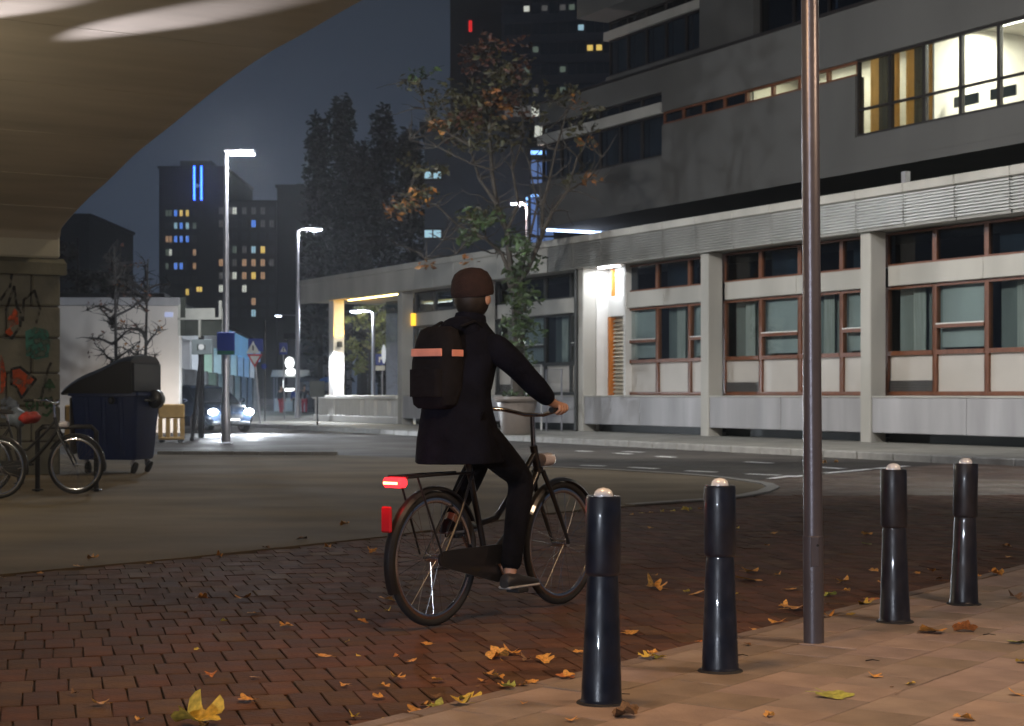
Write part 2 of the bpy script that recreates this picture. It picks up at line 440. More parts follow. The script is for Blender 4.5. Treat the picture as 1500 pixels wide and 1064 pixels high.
# --- near pavement of concrete tiles with a kerb course, right of the bollards' edge
kd = Vector((.586, .81, 0)).normalized(); kn = Vector((kd.y, -kd.x, 0))
KO = Vector((-.4, 6.2, 0)); PZ = .035
pave = MB(); q = [KO + kd * -4, KO + kd * 22, KO + kd * 22 + kn * 9, KO + kd * -4 + kn * 9]
pave.prism([p[:2] for p in q], -.1, PZ - .008)
near_pavement = pave.build('pavement', 'joint_sand', fix=True); tag(near_pavement, kind='structure')
Mk = Matrix(((kd.x, kn.x, 0, 0), (kd.y, kn.y, 0, 0), (0, 0, 1, 0), (0, 0, 0, 1)))
tile_me = []
for i in range(7):
    v = rnd.uniform(.78, 1.14); b = MB(); b.box(-.1488, .1488, -.1488, .1488, -.05, 0, .003, tint=(v, v * rnd.uniform(.95, 1.03), v * rnd.uniform(.9, 1.04)))
    o = b.build('paving_tile', 'tile', tints=True); tile_me.append(o.data); bpy.data.objects.remove(o)
rest = MB(); cnt = 0
for j in range(0, 30):
    for i in range(-13, 70):
        u = (i + (.5 if j % 2 else 0)) * .3; v = .10 + (j + .5) * .3
        p = KO + kd * u + kn * v
        Mt = Matrix.Translation((p.x, p.y, PZ + rnd.uniform(-.002, .002))) @ Mk @ Matrix.Rotation(rnd.gauss(0, .004), 4, 'X') @ Matrix.Rotation(rnd.gauss(0, .004), 4, 'Y')
        px = 750 + F * p.x / max(p.y, .5); py = HZ + F * CAM_H / max(p.y, .5)
        if -60 < px < 1560 and py < 1110 and p.y > 4 and cnt < 300:
            o = inst('paving_tile', rnd.choice(tile_me), near_pavement); o.matrix_local = Mt; cnt += 1
        else: rest.box(-.148, .148, -.148, .148, -.05, 0, 0, Mt, (1, 1, 1))
tag(rest.build('paving_tiles', 'tile', near_pavement, tints=True), kind='stuff')
for k in range(-5, 26):
    p = KO + kd * (k * .8 + .4) + kn * .05
    Mt = Matrix.Translation((p.x, p.y, PZ + rnd.uniform(-.002, .004))) @ Mk
    MB().box(-.397, .397, -.048, .048, -.1, 0, .012, Mt, (.8, .78, .76)).build('kerb_stone', 'tile', near_pavement, tints=True)

# ================================================================== BRIDGE (vault overhead, pier on the left)
ax = Vector((.85, .527, 0)).normalized(); an = Vector((ax.y, -ax.x, 0))      # along the vault, and towards us
BP = Vector((-6.66, 25, 0))                                                # foot of the pier's corner
edge = [(88, 352), (90, 338), (128.5, 299), (162, 267), (203, 227), (257, 184), (304.5, 145.5), (352, 110), (399, 78.5), (450, 51), (500, 22), (540, 0)]
prof = []
for x, y in edge:
    t = (x - 750) / F
    qv = (t * BP.y - BP.x) / (an.x - t * an.y); Y = BP.y + an.y * qv
    prof.append((max(0, qv), CAM_H + (HZ - y) * Y / F))
SPR = prof[0][1]
# vault section: smooth curve through the measured rim, flat at the crown, mirrored beyond it
VA = 13.0
KN = [(0, SPR), (.04, SPR + .11)] + [p_ for p_ in prof[2:]] + [(11.4, 5.075), (VA, 5.10)]
KN[2] = (KN[2][0], KN[2][1] + .02)
def vz(q_):
    if q_ > VA: q_ = 2 * VA - q_
    q_ = max(0, q_)
    i = 0
    while i < len(KN) - 2 and q_ > KN[i + 1][0]: i += 1
    (x0, y0), (x1, y1) = KN[i], KN[i + 1]
    def sl(j):
        j0, j1 = max(j - 1, 0), min(j + 1, len(KN) - 1); return (KN[j1][1] - KN[j0][1]) / (KN[j1][0] - KN[j0][0])
    m0, m1 = sl(i), (0 if i + 1 == len(KN) - 1 else sl(i + 1)); h = x1 - x0; t = (q_ - x0) / h
    return (2 * t ** 3 - 3 * t * t + 1) * y0 + (t ** 3 - 2 * t * t + t) * h * m0 + (-2 * t ** 3 + 3 * t * t) * y1 + (t ** 3 - t * t) * h * m1
bridge = empty('bridge', BP, math.atan2(ax.y, ax.x), 'concrete arch bridge with its vault overhead and a stone pier covered in graffiti', 'bridge')
# bridge-local: x along the vault (0 = outer rim), y away from us (-q)
LEN = 22
qs = [VA * (i / 40) ** 1.7 for i in range(41)]
qs = qs + [2 * VA - q_ for q_ in qs[-2::-1] if 2 * VA - q_ < min(2 * VA, 25.4)]
b = MB(); n = len(qs); xs = [0.0, -.05, -3, -6, -9, -12, -16, -LEN]
vs = []; fs = []
for xv in xs:
    for q_ in qs: vs.append((xv, -q_, vz(q_) + (.05 if xv == 0 else 0)))
for i in range(len(xs) - 1):
    for j in range(n - 1): fs.append((i * n + j, i * n + j + 1, (i + 1) * n + j + 1, (i + 1) * n + j))
b.add(vs, fs)
# outer face of the bridge above the rim
top = 6.2
k0 = len(b.v); vs = [(0.0, -q_, vz(q_) + .05) for q_ in qs] + [(0, -q_, top) for q_ in qs]
b.add(vs, [(j, n + j, n + j + 1, j + 1) for j in range(n - 1)])
b.add([(0, 0, top), (0, -qs[-1], top), (-LEN, -qs[-1], top), (-LEN, 0, top)], [(0, 1, 2, 3)])
b.build('vault', 'bridge_concrete', bridge, smooth=True)
# formwork board joints along the vault: thin raised seams
for i, q_ in enumerate([1.0, 2.4, 4.0, 5.8, 7.8]):
    MB().box(-LEN, -.08, -q_ - .012, -q_ + .012, vz(q_) - .004, vz(q_) + .05).build('board_seam', 'bridge_concrete', bridge)
# white band, ledge, stone courses
zl0 = CAM_H + (HZ - 404) * 25 / F; zl1 = CAM_H + (HZ - 379) * 25 / F
MB().box(-LEN, .0, 0, 2.5, zl1 + .0, SPR + .06, .03).build('band', 'bridge_white', bridge)
b = MB(); rg = []
for xv, in ((-LEN,), (.06,)):
    rg.append([Vector((xv, -.12, zl0)), Vector((xv, -.12, zl1 - .08)), Vector((xv, .06, zl1)), Vector((xv, 2.5, zl1)), Vector((xv, 2.5, zl0))])
b.loft(rg).build('ledge', 'pier_ledge', bridge, fix=True)
MB().box(-LEN, -.03, .03, 2.45, -.1, zl0, 0).build('pier_core', 'joint_sand', bridge)
courses = [0, .5, 1.02, 1.5, 2.02, 2.48, zl0]
for ci in range(len(courses) - 1):
    xv = 0.0; z0, z1 = courses[ci], courses[ci + 1]
    first = True
    while xv > -9:
        w = rnd.uniform(.55, 1.0) if not first else (.42 if ci % 2 else .78); first = False
        pr = rnd.uniform(-.012, .012)
        MB().box(xv - w + .006, xv - .006 + (.006 if xv == 0 else 0), pr, 2.4 if xv == 0 else .4, z0 + .006, z1 - .006, .022).build('stone', 'pier_stone', bridge)
        xv -= w
# graffiti: flat paint on the stones (local x from -3.3 to 0, front at y=-0.02)
def gpaint(name, polys, m):
    b = MB()
    for p in polys: b.add([(x, -.017, z) for x, z in p], [tuple(range(len(p)))])
    return b.build(name, m, bridge)
def PX(px, py):        # photo pixel -> pier-face local (x, z)
    t = (px - 750) / F; s_ = (t * BP.y - BP.x) / (ax.x - t * ax.y); Y = BP.y + ax.y * s_
    return (s_, CAM_H + (HZ - py) * Y / F)
mat('graf_orange', (.55, .085, .02), rough=.6, var=.35, scale=9); mat('graf_teal', (.05, .19, .16), rough=.7, var=.45, scale=5)
mat('graf_green', (.03, .10, .045), rough=.6, var=.3, scale=8); mat('graf_black', (.012, .012, .012), rough=.6, var=.3); mat('graf_blue', (.30, .36, .46), rough=.6, var=.35, scale=6)
def spray(name):
    m = MATS[name]; t = m.node_tree; b_ = t.nodes['Principled BSDF']; n_ = t.nodes.new('ShaderNodeTexNoise'); n_.inputs['Scale'].default_value = 7; n_.inputs['Detail'].default_value = 7; n_.inputs['Roughness'].default_value = .7
    tc_ = t.nodes.new('ShaderNodeTexCoord'); r_ = t.nodes.new('ShaderNodeMapRange'); r_.inputs[1].default_value = .40; r_.inputs[2].default_value = .55; r_.inputs[3].default_value = .12; r_.inputs[4].default_value = .95
    t.links.new(tc_.outputs['Object'], n_.inputs['Vector']); t.links.new(n_.outputs['Fac'], r_.inputs[0]); t.links.new(r_.outputs[0], b_.inputs['Alpha'])
for n_ in ('graf_orange', 'graf_teal', 'graf_green', 'graf_black', 'graf_blue'): spray(n_)
def blob(pts):
    if len(pts) < 5: return [PX(*p) for p in pts]
    out = []
    for i, p in enumerate(pts):
        q = pts[(i + 1) % len(pts)]
        for k in range(4): out.append(PX(p[0] + (q[0] - p[0]) * k / 4 + rnd.uniform(-.9, .9), p[1] + (q[1] - p[1]) * k / 4 + rnd.uniform(-.9, .9)))
    return out
gpaint('graffiti', [blob([(17, 542), (28, 540), (50, 556), (38, 570), (31, 581), (24, 566), (17, 562)]), blob([(0, 520), (6, 532), (9, 556), (5, 576), (0, 578)])], 'graf_orange')
gpaint('graffiti', [blob([(10, 470), (20, 452), (27, 458), (26, 476), (15, 480)]), blob([(6, 486), (14, 480), (19, 488), (14, 494)])], 'graf_orange')
gpaint('graffiti', [blob([(36, 486), (50, 480), (70, 484), (73, 505), (71, 524), (52, 527), (38, 522)])], 'graf_teal')
gpaint('graffiti', [blob([(0, 585), (12, 580), (28, 590), (26, 604), (10, 614), (0, 612)])], 'graf_blue')
def gline(strokes, w, m, name='graffiti'):
    polys = []
    for st in strokes:
        for (x0, y0), (x1, y1) in zip(st, st[1:]):
            dx, dy = x1 - x0, y1 - y0; L = math.hypot(dx, dy) or 1; nx, ny = -dy / L * w, dx / L * w; ex, ey = dx / L * w * .5, dy / L * w * .5
            polys.append(blob([(x0 - ex + nx, y0 - ey + ny), (x1 + ex + nx, y1 + ey + ny), (x1 + ex - nx, y1 + ey - ny), (x0 - ex - nx, y0 - ey - ny)]))
    b = MB()
    for i, p in enumerate(polys): b.add([(x, -.020 - .00006 * i, z) for x, z in p], [(0, 1, 2, 3)])
    return b.build(name, m, bridge)
for st in ([[(38, 592), (42, 586), (48, 588), (48, 596), (42, 600), (38, 596), (38, 592)]], [[(54, 601), (54, 586), (60, 584)]], [[(74, 584), (66, 584), (63, 592), (68, 598), (74, 592), (74, 582), (75, 602), (68, 609), (62, 607)]],
           [[(65, 568), (72, 556), (79, 568)], [(72, 556), (72, 574)], [(68, 567), (76, 567)]]): gline(st, 1.9, 'graf_green')
for st in ([[(16, 541), (29, 538), (52, 556), (31, 583), (23, 567), (16, 563), (16, 541)]], [[(8, 455), (20, 420), (24, 450), (30, 458), (29, 478), (17, 496), (5, 490)]], [[(0, 440), (14, 420), (17, 400)]], [[(33, 470), (34, 440), (50, 426), (58, 452), (52, 474)]], [[(58, 590), (70, 540), (74, 532)]]): gline(st, 1.9, 'graf_black')

# ================================================================== MAIN BUILDING  (local x = along facade to the right, y = into it)
FO = Vector((7.8, 38, 0)); fa = math.atan2(-.8815, .472)
bld = empty('office_building', FO, fa, 'long concrete office building with ribbed fascia, brown window frames and lit upper rooms', 'building')
MF = Matrix.Translation(FO) @ Matrix.Rotation(fa, 4, 'Z')
BAY = 6.28; PW = .35; GZ = .12
pil = [6.28, 0, -6.28, -12.56, -18.84, -25.12]
WR = .66
def part(name, m, parent, *boxes, c=0., smooth=False):
    b = MB()
    for x in boxes: b.box(*x, c)
    return b.build(name, m, parent)
# pavement in front of the building
pv = MB(); kerbR = -4.24
pv.box(-70, 22, kerbR + .15, 12, -.1, GZ)
fp = pv.build('building_pavement', 'paving'); fp.matrix_world = MF; tag(fp, kind='structure')
for k in range(-70, 22):
    o = part('kerb_stone', 'kerb_stone', fp, (k + .006, k + .994, kerbR, kerbR + .145, -.1, GZ + .004), c=.02)
for u in pil:
    part('pillar', 'concrete', bld, (u, u + PW, 0, .45, GZ - .05, 4.83), c=.02)
# plinth panels, two to a bay, hung above a dark recess
for u in pil[:-1]:
    l = u - BAY
    if l < -25.2: break
    for k in (0, 1):
        x0 = l + PW + k * (BAY - PW) / 2; x1 = x0 + (BAY - PW) / 2
        part('plinth_panel', 'concrete_grey', bld, (x0 + .006, x1 - .006, .03 + rnd.uniform(0, .012), .30, .335, 1.11), c=.012)
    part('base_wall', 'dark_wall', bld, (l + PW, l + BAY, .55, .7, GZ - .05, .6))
    part('sill', 'concrete', bld, (l + PW + .004, l + BAY - .004, .02, WR + .1, 1.112, 1.155), c=.008)
part('plinth_panel', 'concrete_grey', bld, (6.28 + PW + .01, 14, .04, .3, .335, 1.11))
part('soffit', 'concrete', bld, (-33.9, 14, -.02, 3.0, 4.832, 4.95))
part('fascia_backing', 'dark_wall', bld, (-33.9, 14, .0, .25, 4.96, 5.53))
# roof deck
part('roof', 'dark_wall', bld, (-33.9, 14, .3, 9, 5.5, 5.6))

def ribbed(u0, u1):
    b = MB(); n = 10; z0, z1 = 4.86, 5.52; h = (z1 - z0) / n
    rings = []
    prof_ = [(-.02, 4.80), (-.12, 4.80)]
    for i in range(n):
        a = z0 + i * h
        prof_ += [(-.10, a), (-.165, a + h * .2), (-.165, a + h * .62), (-.10, a + h * .82)]
    prof_ += [(-.12, z1 + .01), (-.02, z1 + .01)]
    rings = [[Vector((u, y, z)) for y, z in prof_] for u in (u0 + .02, u1 - .02)]
    b.loft(rings); return b
u = 7.9
k = 0
while u > -34.2:
    w = 1.57; u0 = max(u - w, -34.3)
    if u > -13:
        ribbed(u0, u).build('fascia_panel', 'ribbed_metal', bld, fix=True)
    else:
        part('fascia_panel', 'concrete', bld, (u0 + .006, u - .006, -.14, -.02, 4.80, 5.53), c=.01)
    part('coping', 'concrete', bld, (u0 + .003, u - .003, -.19, .45, 5.535, 5.74), c=.02)
    u = u0

# ------ ground floor windows
def window_unit(uc, w, kind, fm, dark=False, grille=False, curtain=0):
    """one window between mullion centres uc .. uc+w"""
    f = MB(); m = .065; y0, y1 = WR - .06, WR + .06
    z0, zp, zt, zs, zc = 1.16, 2.10, 3.58, 4.05, 4.80
    f.box(uc - m, uc + m, y0, y1, z0, zt); f.box(uc + w - m, uc + w - .001, y0, y1, z0, zt)
    f.box(uc + m, uc + w - m, y0, y1, z0, z0 + .09); f.box(uc + m, uc + w - m, y0 - .01, y1, zp - .05, zp + .05)
    f.box(uc + m, uc + w - m, y0, y1, zt - .05, zt + .02)
    if kind == 'split': f.box(uc + m, uc + w - m, y0 - .015, y1, 2.62, 2.70); 
    wd = f.build('window', fm, bld)
    part('lower_panel', 'cream_panel', wd, (uc + m, uc + w - m, WR, WR + .03, z0 + .09, zp - .05))
    if grille:
        g = MB()
        for i in range(7): g.box(uc + m, uc + w - m, WR - .03, WR - .002, z0 + .10 + i * .035, z0 + .122 + i * .035)
        g.build('vent_grille', 'grille', wd)
    a, b_ = uc + m, uc + w - m
    if kind == 'split':
        part('pane', 'pane_glass', wd, (a, b_, WR - .006, WR + .006, 2.70, zt - .05))
        part('pane', 'pane_glass', wd, (a, b_, WR - .006, WR + .006, zp + .05, 2.62))
        part('blind', 'blind', wd, (a, b_, WR + .12, WR + .13, 2.2, zt))
        part('trim', 'white_paint', wd, (a, b_, WR - .085, WR - .076, 2.70, 2.725))
    else:
        part('pane', 'pane_glass', wd, (a, b_, WR - .006, WR + .006, zp + .05, zt - .05))
        if curtain:
            c_ = MB(); nn = 14; x0 = a + .35 * w; x1 = a + .62 * w
            for i in range(nn):
                xa = x0 + (x1 - x0) * i / nn; xb = x0 + (x1 - x0) * (i + 1) / nn
                ya, yb = WR + .2 + .03 * math.sin(i * 2.1), WR + .2 + .03 * math.sin((i + 1) * 2.1)
                c_.add([(xa, ya, zp), (xb, yb, zp), (xb, yb, zt), (xa, ya, zt)], [(0, 1, 2, 3)])
            c_.build('curtain', 'curtain', wd)
        part('blind', 'blind_dark', wd, (a, b_, WR + .30, WR + .31, 1.9, zt))
    # clerestory light above the spandrel
    f2 = MB(); f2.box(uc - m, uc + m, y0, y1, zs, zc); f2.box(uc + m, uc + w - m, y0, y1, zs, zs + .05); f2.box(uc + m, uc + w - m, y0, y1, zc - .05, zc)
    cw = f2.build('clerestory_window', fm, bld)
    part('pane', 'pane_dark', cw, (a, b_, WR - .006, WR + .006, zs + .05, zc - .05))
    if rnd.random() < .4: part('blind', 'blind_dark', cw, (a, b_, WR + .25, WR + .26, zs, zc))

def spandrel(u0, u1):
    part('spandrel_panel', 'concrete', bld, (u0 + .004, u1 - .004, WR - .16, WR + .05, 3.602, 4.048), c=.01)
part('back_wall', 'dark_interior', bld, (-25, 14, 3.0, 3.1, 0, 4.83))
Wd = BAY / 4
for bi, u in enumerate(pil[:-1]):
    c0 = u - BAY + PW / 2                       # centre of the pillar on the left
    fm = 'wood_frame' if u > -12.5 else 'grey_frame'
    if u < -12.7 and u < -18.9: pass
    for k in range(4):
        if abs(u + 6.28) < .01 and k == 0: continue      # entrance takes this window's place
        kind = 'full' if (k % 2 == 0) else 'split'
        if bi == 2: kind = 'split' if k % 2 else 'full'
        window_unit(c0 + k * Wd, Wd, kind, fm, grille=(k == 0), curtain=(k in (0, 2)))
    if abs(u + 6.28) > .01:
        spandrel(u - BAY + PW, u - BAY / 2 + PW / 2); spandrel(u - BAY / 2 + PW / 2, u)
    else:
        spandrel(c0 + Wd + .1, u - BAY / 2 + PW / 2 + .5); spandrel(u - BAY / 2 + PW / 2 + .5, u)
c0 = 6.28 + PW / 2
# ------ entrance recess (in the bay left of the second pillar)
ea, eb = -12.56 + PW, -12.56 + PW / 2 + Wd + .06
ent = empty('entrance', (0, 0, 0)); ent.parent = bld
RD = .86
part('side_wall', 'white_paint', ent, (ea - .2, ea - .002, .46, RD, GZ, 4.83))
part('side_wall', 'white_paint', ent, (eb, eb + .12, WR - .2, RD, 1.1, 4.83))
part('rear_wall', 'white_paint', ent, (ea, eb, RD, RD + .1, 1.1, 4.83))
part('floor', 'paving', ent, (ea, eb, .30, RD, .9, 1.108))
# shutter door with orange jamb, white panel and little window above
sh = MB(); sx0, sx1 = ea + .42, eb - .03
for i in range(20):
    z = 1.12 + i * .112; sh.add([(sx0, RD - .10, z), (sx1, RD - .10, z), (sx1, RD - .02, z + .10), (sx0, RD - .02, z + .10), (sx0, RD - .10, z + .03), (sx1, RD - .10, z + .03)], [(0, 1, 5, 4), (4, 5, 2, 3)])
sh.build('roller_shutter', 'shutter', ent)
part('door_jamb', 'orange_paint', ent, (sx0 - .09, sx0, RD - .22, RD - .001, 1.11, 3.40))
part('lintel_panel', 'white_paint', ent, (sx0 - .09, eb, RD - .2, RD - .001, 3.41, 3.98), c=.01)
part('transom_frame', 'orange_paint', ent, (sx0 - .02, sx0 + .06, RD - .15, RD - .01, 4.0, 4.78))
part('transom_blind', 'white_paint', ent, (sx0 + .06, eb, RD - .06, RD - .01, 4.0, 4.78))
part('door_plate', 'grey_frame', ent, (sx0 - .28, sx0 - .16, RD - .04, RD - .01, 2.35, 2.5))
lf = part('ceiling_lamp', emis('entrance_lamp', (.9, .95, 1), 25), ent, (ea + .25, eb - .25, .35, .5, 4.80, 4.829))
light('entrance_light', 'AREA', (ea + .75, .42, 4.76), 42, COOL, bld, size=1.1, sizey=.3, target=(ea + .75, .55, 0))
part('downpipe', 'grey_frame', bld, (-12.56 + .02, -12.56 + .12, -.12, -.005, GZ, 4.8), c=.03)

# ------ portico at the far end
def lowwall():
    b = MB(); u0, u1 = -33.2, -25.2
    for i in range(26):
        a = u0 + (u1 - u0) * i / 26; w = (u1 - u0) / 26
        if i in (15, 19, 23): continue
        b.box(a + .01, a + w - .01, .05, .25, .38, 1.0, .01)
    b.box(u0, u1, .0, .3, GZ, .38, .02); b.box(u0 - .05, u1 + .02, -.05, .35, 1.0, 1.14, .02)
    return b.build('low_wall', 'white_paint', bld)
lowwall()
col_ = part('lit_column', 'white_paint', bld, (-31.6, -31.6 + .48, 0, .45, GZ, 4.83), c=.02)
sc_ = MB(); sc_.box(-31.118, -30.98, .14, .32, 3.0, 3.22, .02); sc_.build('wall_lamp', 'grey_frame', bld)
light('uplight', 'SPOT', (-30.88, .20, 3.24), 150, (1, .46, .012), bld, size=.06, spot=R(110), target=(-31.05, .2, 4.9))
light('downlight', 'SPOT', (-30.70, -.25, 2.98), 900, COOL, bld, size=.06, spot=R(150), target=(-30.6, -.1, 0))
part('portico_lamp', emis('portico_glow', (1, .78, .25), 14), bld, (-31.0, -26, .55, .68, 4.80, 4.829))
light('portico_light', 'AREA', (-28.3, 1.0, 4.7), 160, (1, .92, .75), bld, size=3.5, sizey=.4, target=(-28.3, 1.0, 0))
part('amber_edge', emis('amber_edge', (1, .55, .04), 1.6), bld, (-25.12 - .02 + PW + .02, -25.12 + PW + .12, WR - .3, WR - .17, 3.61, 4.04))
part('pavilion_glass', 'pane_dark', bld, (-31.1, -25.2, 2.2, 2.21, 1.1, 4.8))
# hand rails in front of the dark windows left of the entrance
for j, u0 in enumerate((-14.75, -13.55)):
    r = MB(); r.tube([(u0, -.45, GZ), (u0, -.45, 2.05 - .15 * j), (u0 + .9, -.45, 2.05 - .15 * j), (u0 + .9, -.45, GZ)], .03, 6)
    r.tube([(u0, -.45, 1.0), (u0 + .9, -.45, 1.0)], .02, 6); r.tube([(u0, -.45, .55), (u0 + .9, -.45, .55)], .02, 6)
    o = r.build('handrail', 'steel_galv' if j else 'white_paint'); o.matrix_world = MF
    tag(o, ['pale tubular handrail frame nearer the tree and planter', 'grey tubular handrail frame beside the white entrance'][j], 'handrail')

# ------ upper storeys: overhanging block
U1, U0 = 12.0, -22.0          # right end (out of frame) / left end
r0 = 4.0; T = .3
def uw(x0, x1, z0, z1, y=r0, t=T, m='upper_render', name='wall_panel'):
    # split into panels about 2.5 m wide
    n = max(1, round((x1 - x0) / 5.0)); w = (x1 - x0) / n
    for i in range(n): part(name, m, bld, (x0 + i * w + .001, x0 + (i + 1) * w - .001, y, y + t, z0 + .001, z1 - .001))
S1, S2 = -14.2, -5.0
uw(U0, S1, 7.2, 8.56); uw(U0, S1, 10.54, 11.3)
uw(S1, S2, 7.2, 9.5); uw(S1, S2, 9.9, 11.3)
uw(S2, U1, 7.2, 7.9); uw(S2, U1, 9.92, 11.3)
part('light_band', 'concrete', bld, (U0 - .02, S1 - .01, r0 - .06, r0 + .2, 9.87, 10.2))
part('soffit_slab', 'upper_render', bld, (U0, U1, r0 + .001, 14, 6.98, 7.199))
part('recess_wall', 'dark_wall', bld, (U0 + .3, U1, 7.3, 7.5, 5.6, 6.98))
part('end_wall', 'upper_render', bld, (U0, U0 + .25, r0 + .31, 14, 7.2, 11.3))
part('coping', 'dark_frame', bld, (U0 - .05, U1, r0 - .05, r0 + .4, 11.3, 11.38))
part('roof', 'dark_wall', bld, (U0, U1, r0 + .4, 14, 11.2, 11.29))
part('light_strip', emis('strip_blue', (.45, .62, 1), 9), bld, (U0 - .02, U0 + .06, r0 + .1, 7.4, 6.90, 6.975))
light('strip_light', 'AREA', (U0 + .6, 5.6, 6.2), 14, BLUEW, bld, size=.8, sizey=3, target=(U0 + 2.0, 5.6, 7.2))
part('vent_post', 'concrete_grey', bld, (-1.5, -1.35, 2.5, 2.65, 5.6, 6.5))
def upwin(x0, x1, z0, z1, n, fm='dark_frame', bar=None, pane='pane_dark', y=r0 + .12, backs=None, skip_mid=False):
    w = (x1 - x0) / n
    for i in range(n):
        a, b_ = x0 + i * w, x0 + (i + 1) * w
        f = MB(); m = .05
        f.box(a, a + m, y - .05, y + .06, z0, z1); f.box(b_ - m, b_ - .002, y - .05, y + .06, z0, z1)
        f.box(a + m, b_ - m, y - .05, y + .06, z0, z0 + .07); f.box(a + m, b_ - m, y - .05, y + .06, z1 - .06, z1)
        if bar: f.box(a + m, b_ - m, y - .045, y + .05, bar - .03, bar + .03)
        o = f.build('window', fm, bld)
        if bar:
            part('pane', pane, o, (a + m, b_ - m, y, y + .008, z0 + .07, bar - .03)); part('pane', pane, o, (a + m, b_ - m, y, y + .008, bar + .03, z1 - .06))
        else: part('pane', pane, o, (a + m, b_ - m, y, y + .008, z0 + .07, z1 - .06))
        if backs: part('blind', backs, o, (a + m, b_ - m, y + .25, y + .26, z0, z1))
upwin(U0 + .1, S1, 8.56, 9.87, 6, backs='blind_dark'); upwin(U0 + .1, S1, 10.2, 10.54, 6, backs='dark_interior')
upwin(S1, -9.9, 9.5, 9.9, 4, 'wood_frame', backs='dark_interior'); upwin(-9.9, S2, 9.5, 9.9, 4, 'wood_frame', pane='pane_glass')
upwin(S2, S2 + 1.27 * 10, 7.9, 9.92, 10, 'dark_frame', bar=8.61, pane='pane_glass')
# lit rooms behind
mat('room_wall', (.78, .74, .66), rough=.8, var=.05); mat('room_door', (.66, .66, .64), rough=.5, var=.03)
part('room_wall', 'room_wall', bld, (-10, S2 - .02, 6.0, 6.1, 7.3, 10.4)); part('room_ceiling', 'room_wall', bld, (-10.05, U1, r0 + .3, 8.5, 10.41, 10.5))
part('room_wall', 'room_wall', bld, (S2 + .02, U1, 7.6, 7.7, 7.3, 10.4)); part('room_floor', 'room_wall', bld, (-10, U1, r0 + .31, 8.5, 7.2, 7.3))
part('room_wall', 'room_wall', bld, (-10.06, -10.0, r0 + .31, 8.5, 7.3, 10.4)); part('room_wall', 'room_wall', bld, (S2 + 2.54, S2 + 2.6, r0 + .35, 7.6, 7.3, 10.4))
part('room_door', 'room_door', bld, (.2, 1.15, 7.54, 7.6, 7.3, 9.4)); part('room_door', 'room_door', bld, (-1.75, -.9, 7.54, 7.6, 7.3, 9.4))
lm_room = emis('room_lamp', (1, .95, .82), 12)
for x in (-8.7, -6.6): part('room_lamp', lm_room, bld, (x, x + 1.2, 4.9, 5.2, 10.36, 10.405))
for x in (-1.8, .2, 2.2, 4.4): part('room_lamp', lm_room, bld, (x, x + 1.3, 5.6, 5.95, 10.36, 10.405))
light('room_light', 'AREA', (-7.4, 5.1, 10.3), 110, (1, .92, .66), bld, size=4, sizey=.5, target=(-7.4, 5.1, 0))
light('room_light', 'AREA', (1.4, 5.8, 10.3), 850, (1, .92, .76), bld, size=7, sizey=.6, target=(1.4, 5.8, 0))
light('room_light', 'AREA', (-3.8, 6.2, 10.3), 80, (1, .80, .42), bld, size=1.6, sizey=.6, target=(-3.8, 6.2, 0))
cur = trans_cloth('amber_curtain', (.62, .38, .14)); cur2 = trans_cloth('grey_curtain', (.10, .095, .08), .4)
for (x0, x1, mm) in ((-4.93, -4.6, cur), (-4.6, -4.1, cur2), (-4.1, -3.8, cur), (-3.55, -3.25, cur), (-3.25, -2.75, cur2), (-2.75, -2.5, cur)):
    c_ = MB(); nn = 8
    for i in range(nn):
        xa, xb = x0 + (x1 - x0) * i / nn, x0 + (x1 - x0) * (i + 1) / nn
        ya, yb = r0 + .45 + .035 * math.sin(i * 1.9), r0 + .45 + .035 * math.sin((i + 1) * 1.9)
        c_.add([(xa, ya, 7.85), (xb, yb, 7.85), (xb, yb, 9.95), (xa, ya, 9.95)], [(0, 1, 2, 3)])
    c_.build('curtain', mm, bld)
mat('monitor', (.05, .06, .06), rough=.4); mat('desk', (.6, .57, .5), rough=.5); mat('yellow_plastic', (.75, .5, .04), rough=.5)
for x in (-2.15, -.9, .35, 1.6):
    part('monitor', 'monitor', bld, (x, x + .85, 4.75, 4.8, 8.3, 8.56), c=.01); part('desk', 'desk', bld, (x - .15, x + 1.0, 4.6, 5.2, 8.05, 8.1))
part('folder', 'yellow_plastic', bld, (.72, .84, 4.62, 4.72, 8.11, 8.38))

# third storey, set back
y3 = 6.5
uw(-21.6, -15.5, 11.29, 12.4, y3); uw(-21.6, -15.5, 14.35, 16.5, y3 - 1.2, t=1.4)
part('light_band', 'concrete', bld, (-21.7, -15.5, y3 - .05, y3 + .2, 13.7, 14.0))
upwin(-21.5, -15.5, 12.4, 13.7, 5, y=y3 + .12, backs='blind_dark'); upwin(-21.5, -15.5, 14.0, 14.35, 5, y=y3 + .12, backs='dark_interior')
uw(-15.5, -12.6, 11.29, 16.5, y3 - .2, m='upper_render'); uw(-12.6, U1, 11.29, 12.0, y3 - .2)
upwin(-12.6, 4, 12.0, 14.2, 10, y=y3 + .1, backs='dark_interior'); uw(-12.6, U1, 14.2, 16.5, y3 - .2)
part('wall_vent', 'dark_frame', bld, (-14.4, -13.95, y3 - .24, y3 - .2, 14.3, 14.7), c=.01)
part('end_wall', 'upper_render', bld, (-21.6, -21.35, y3 + .31, 14, 11.3, 16.5))

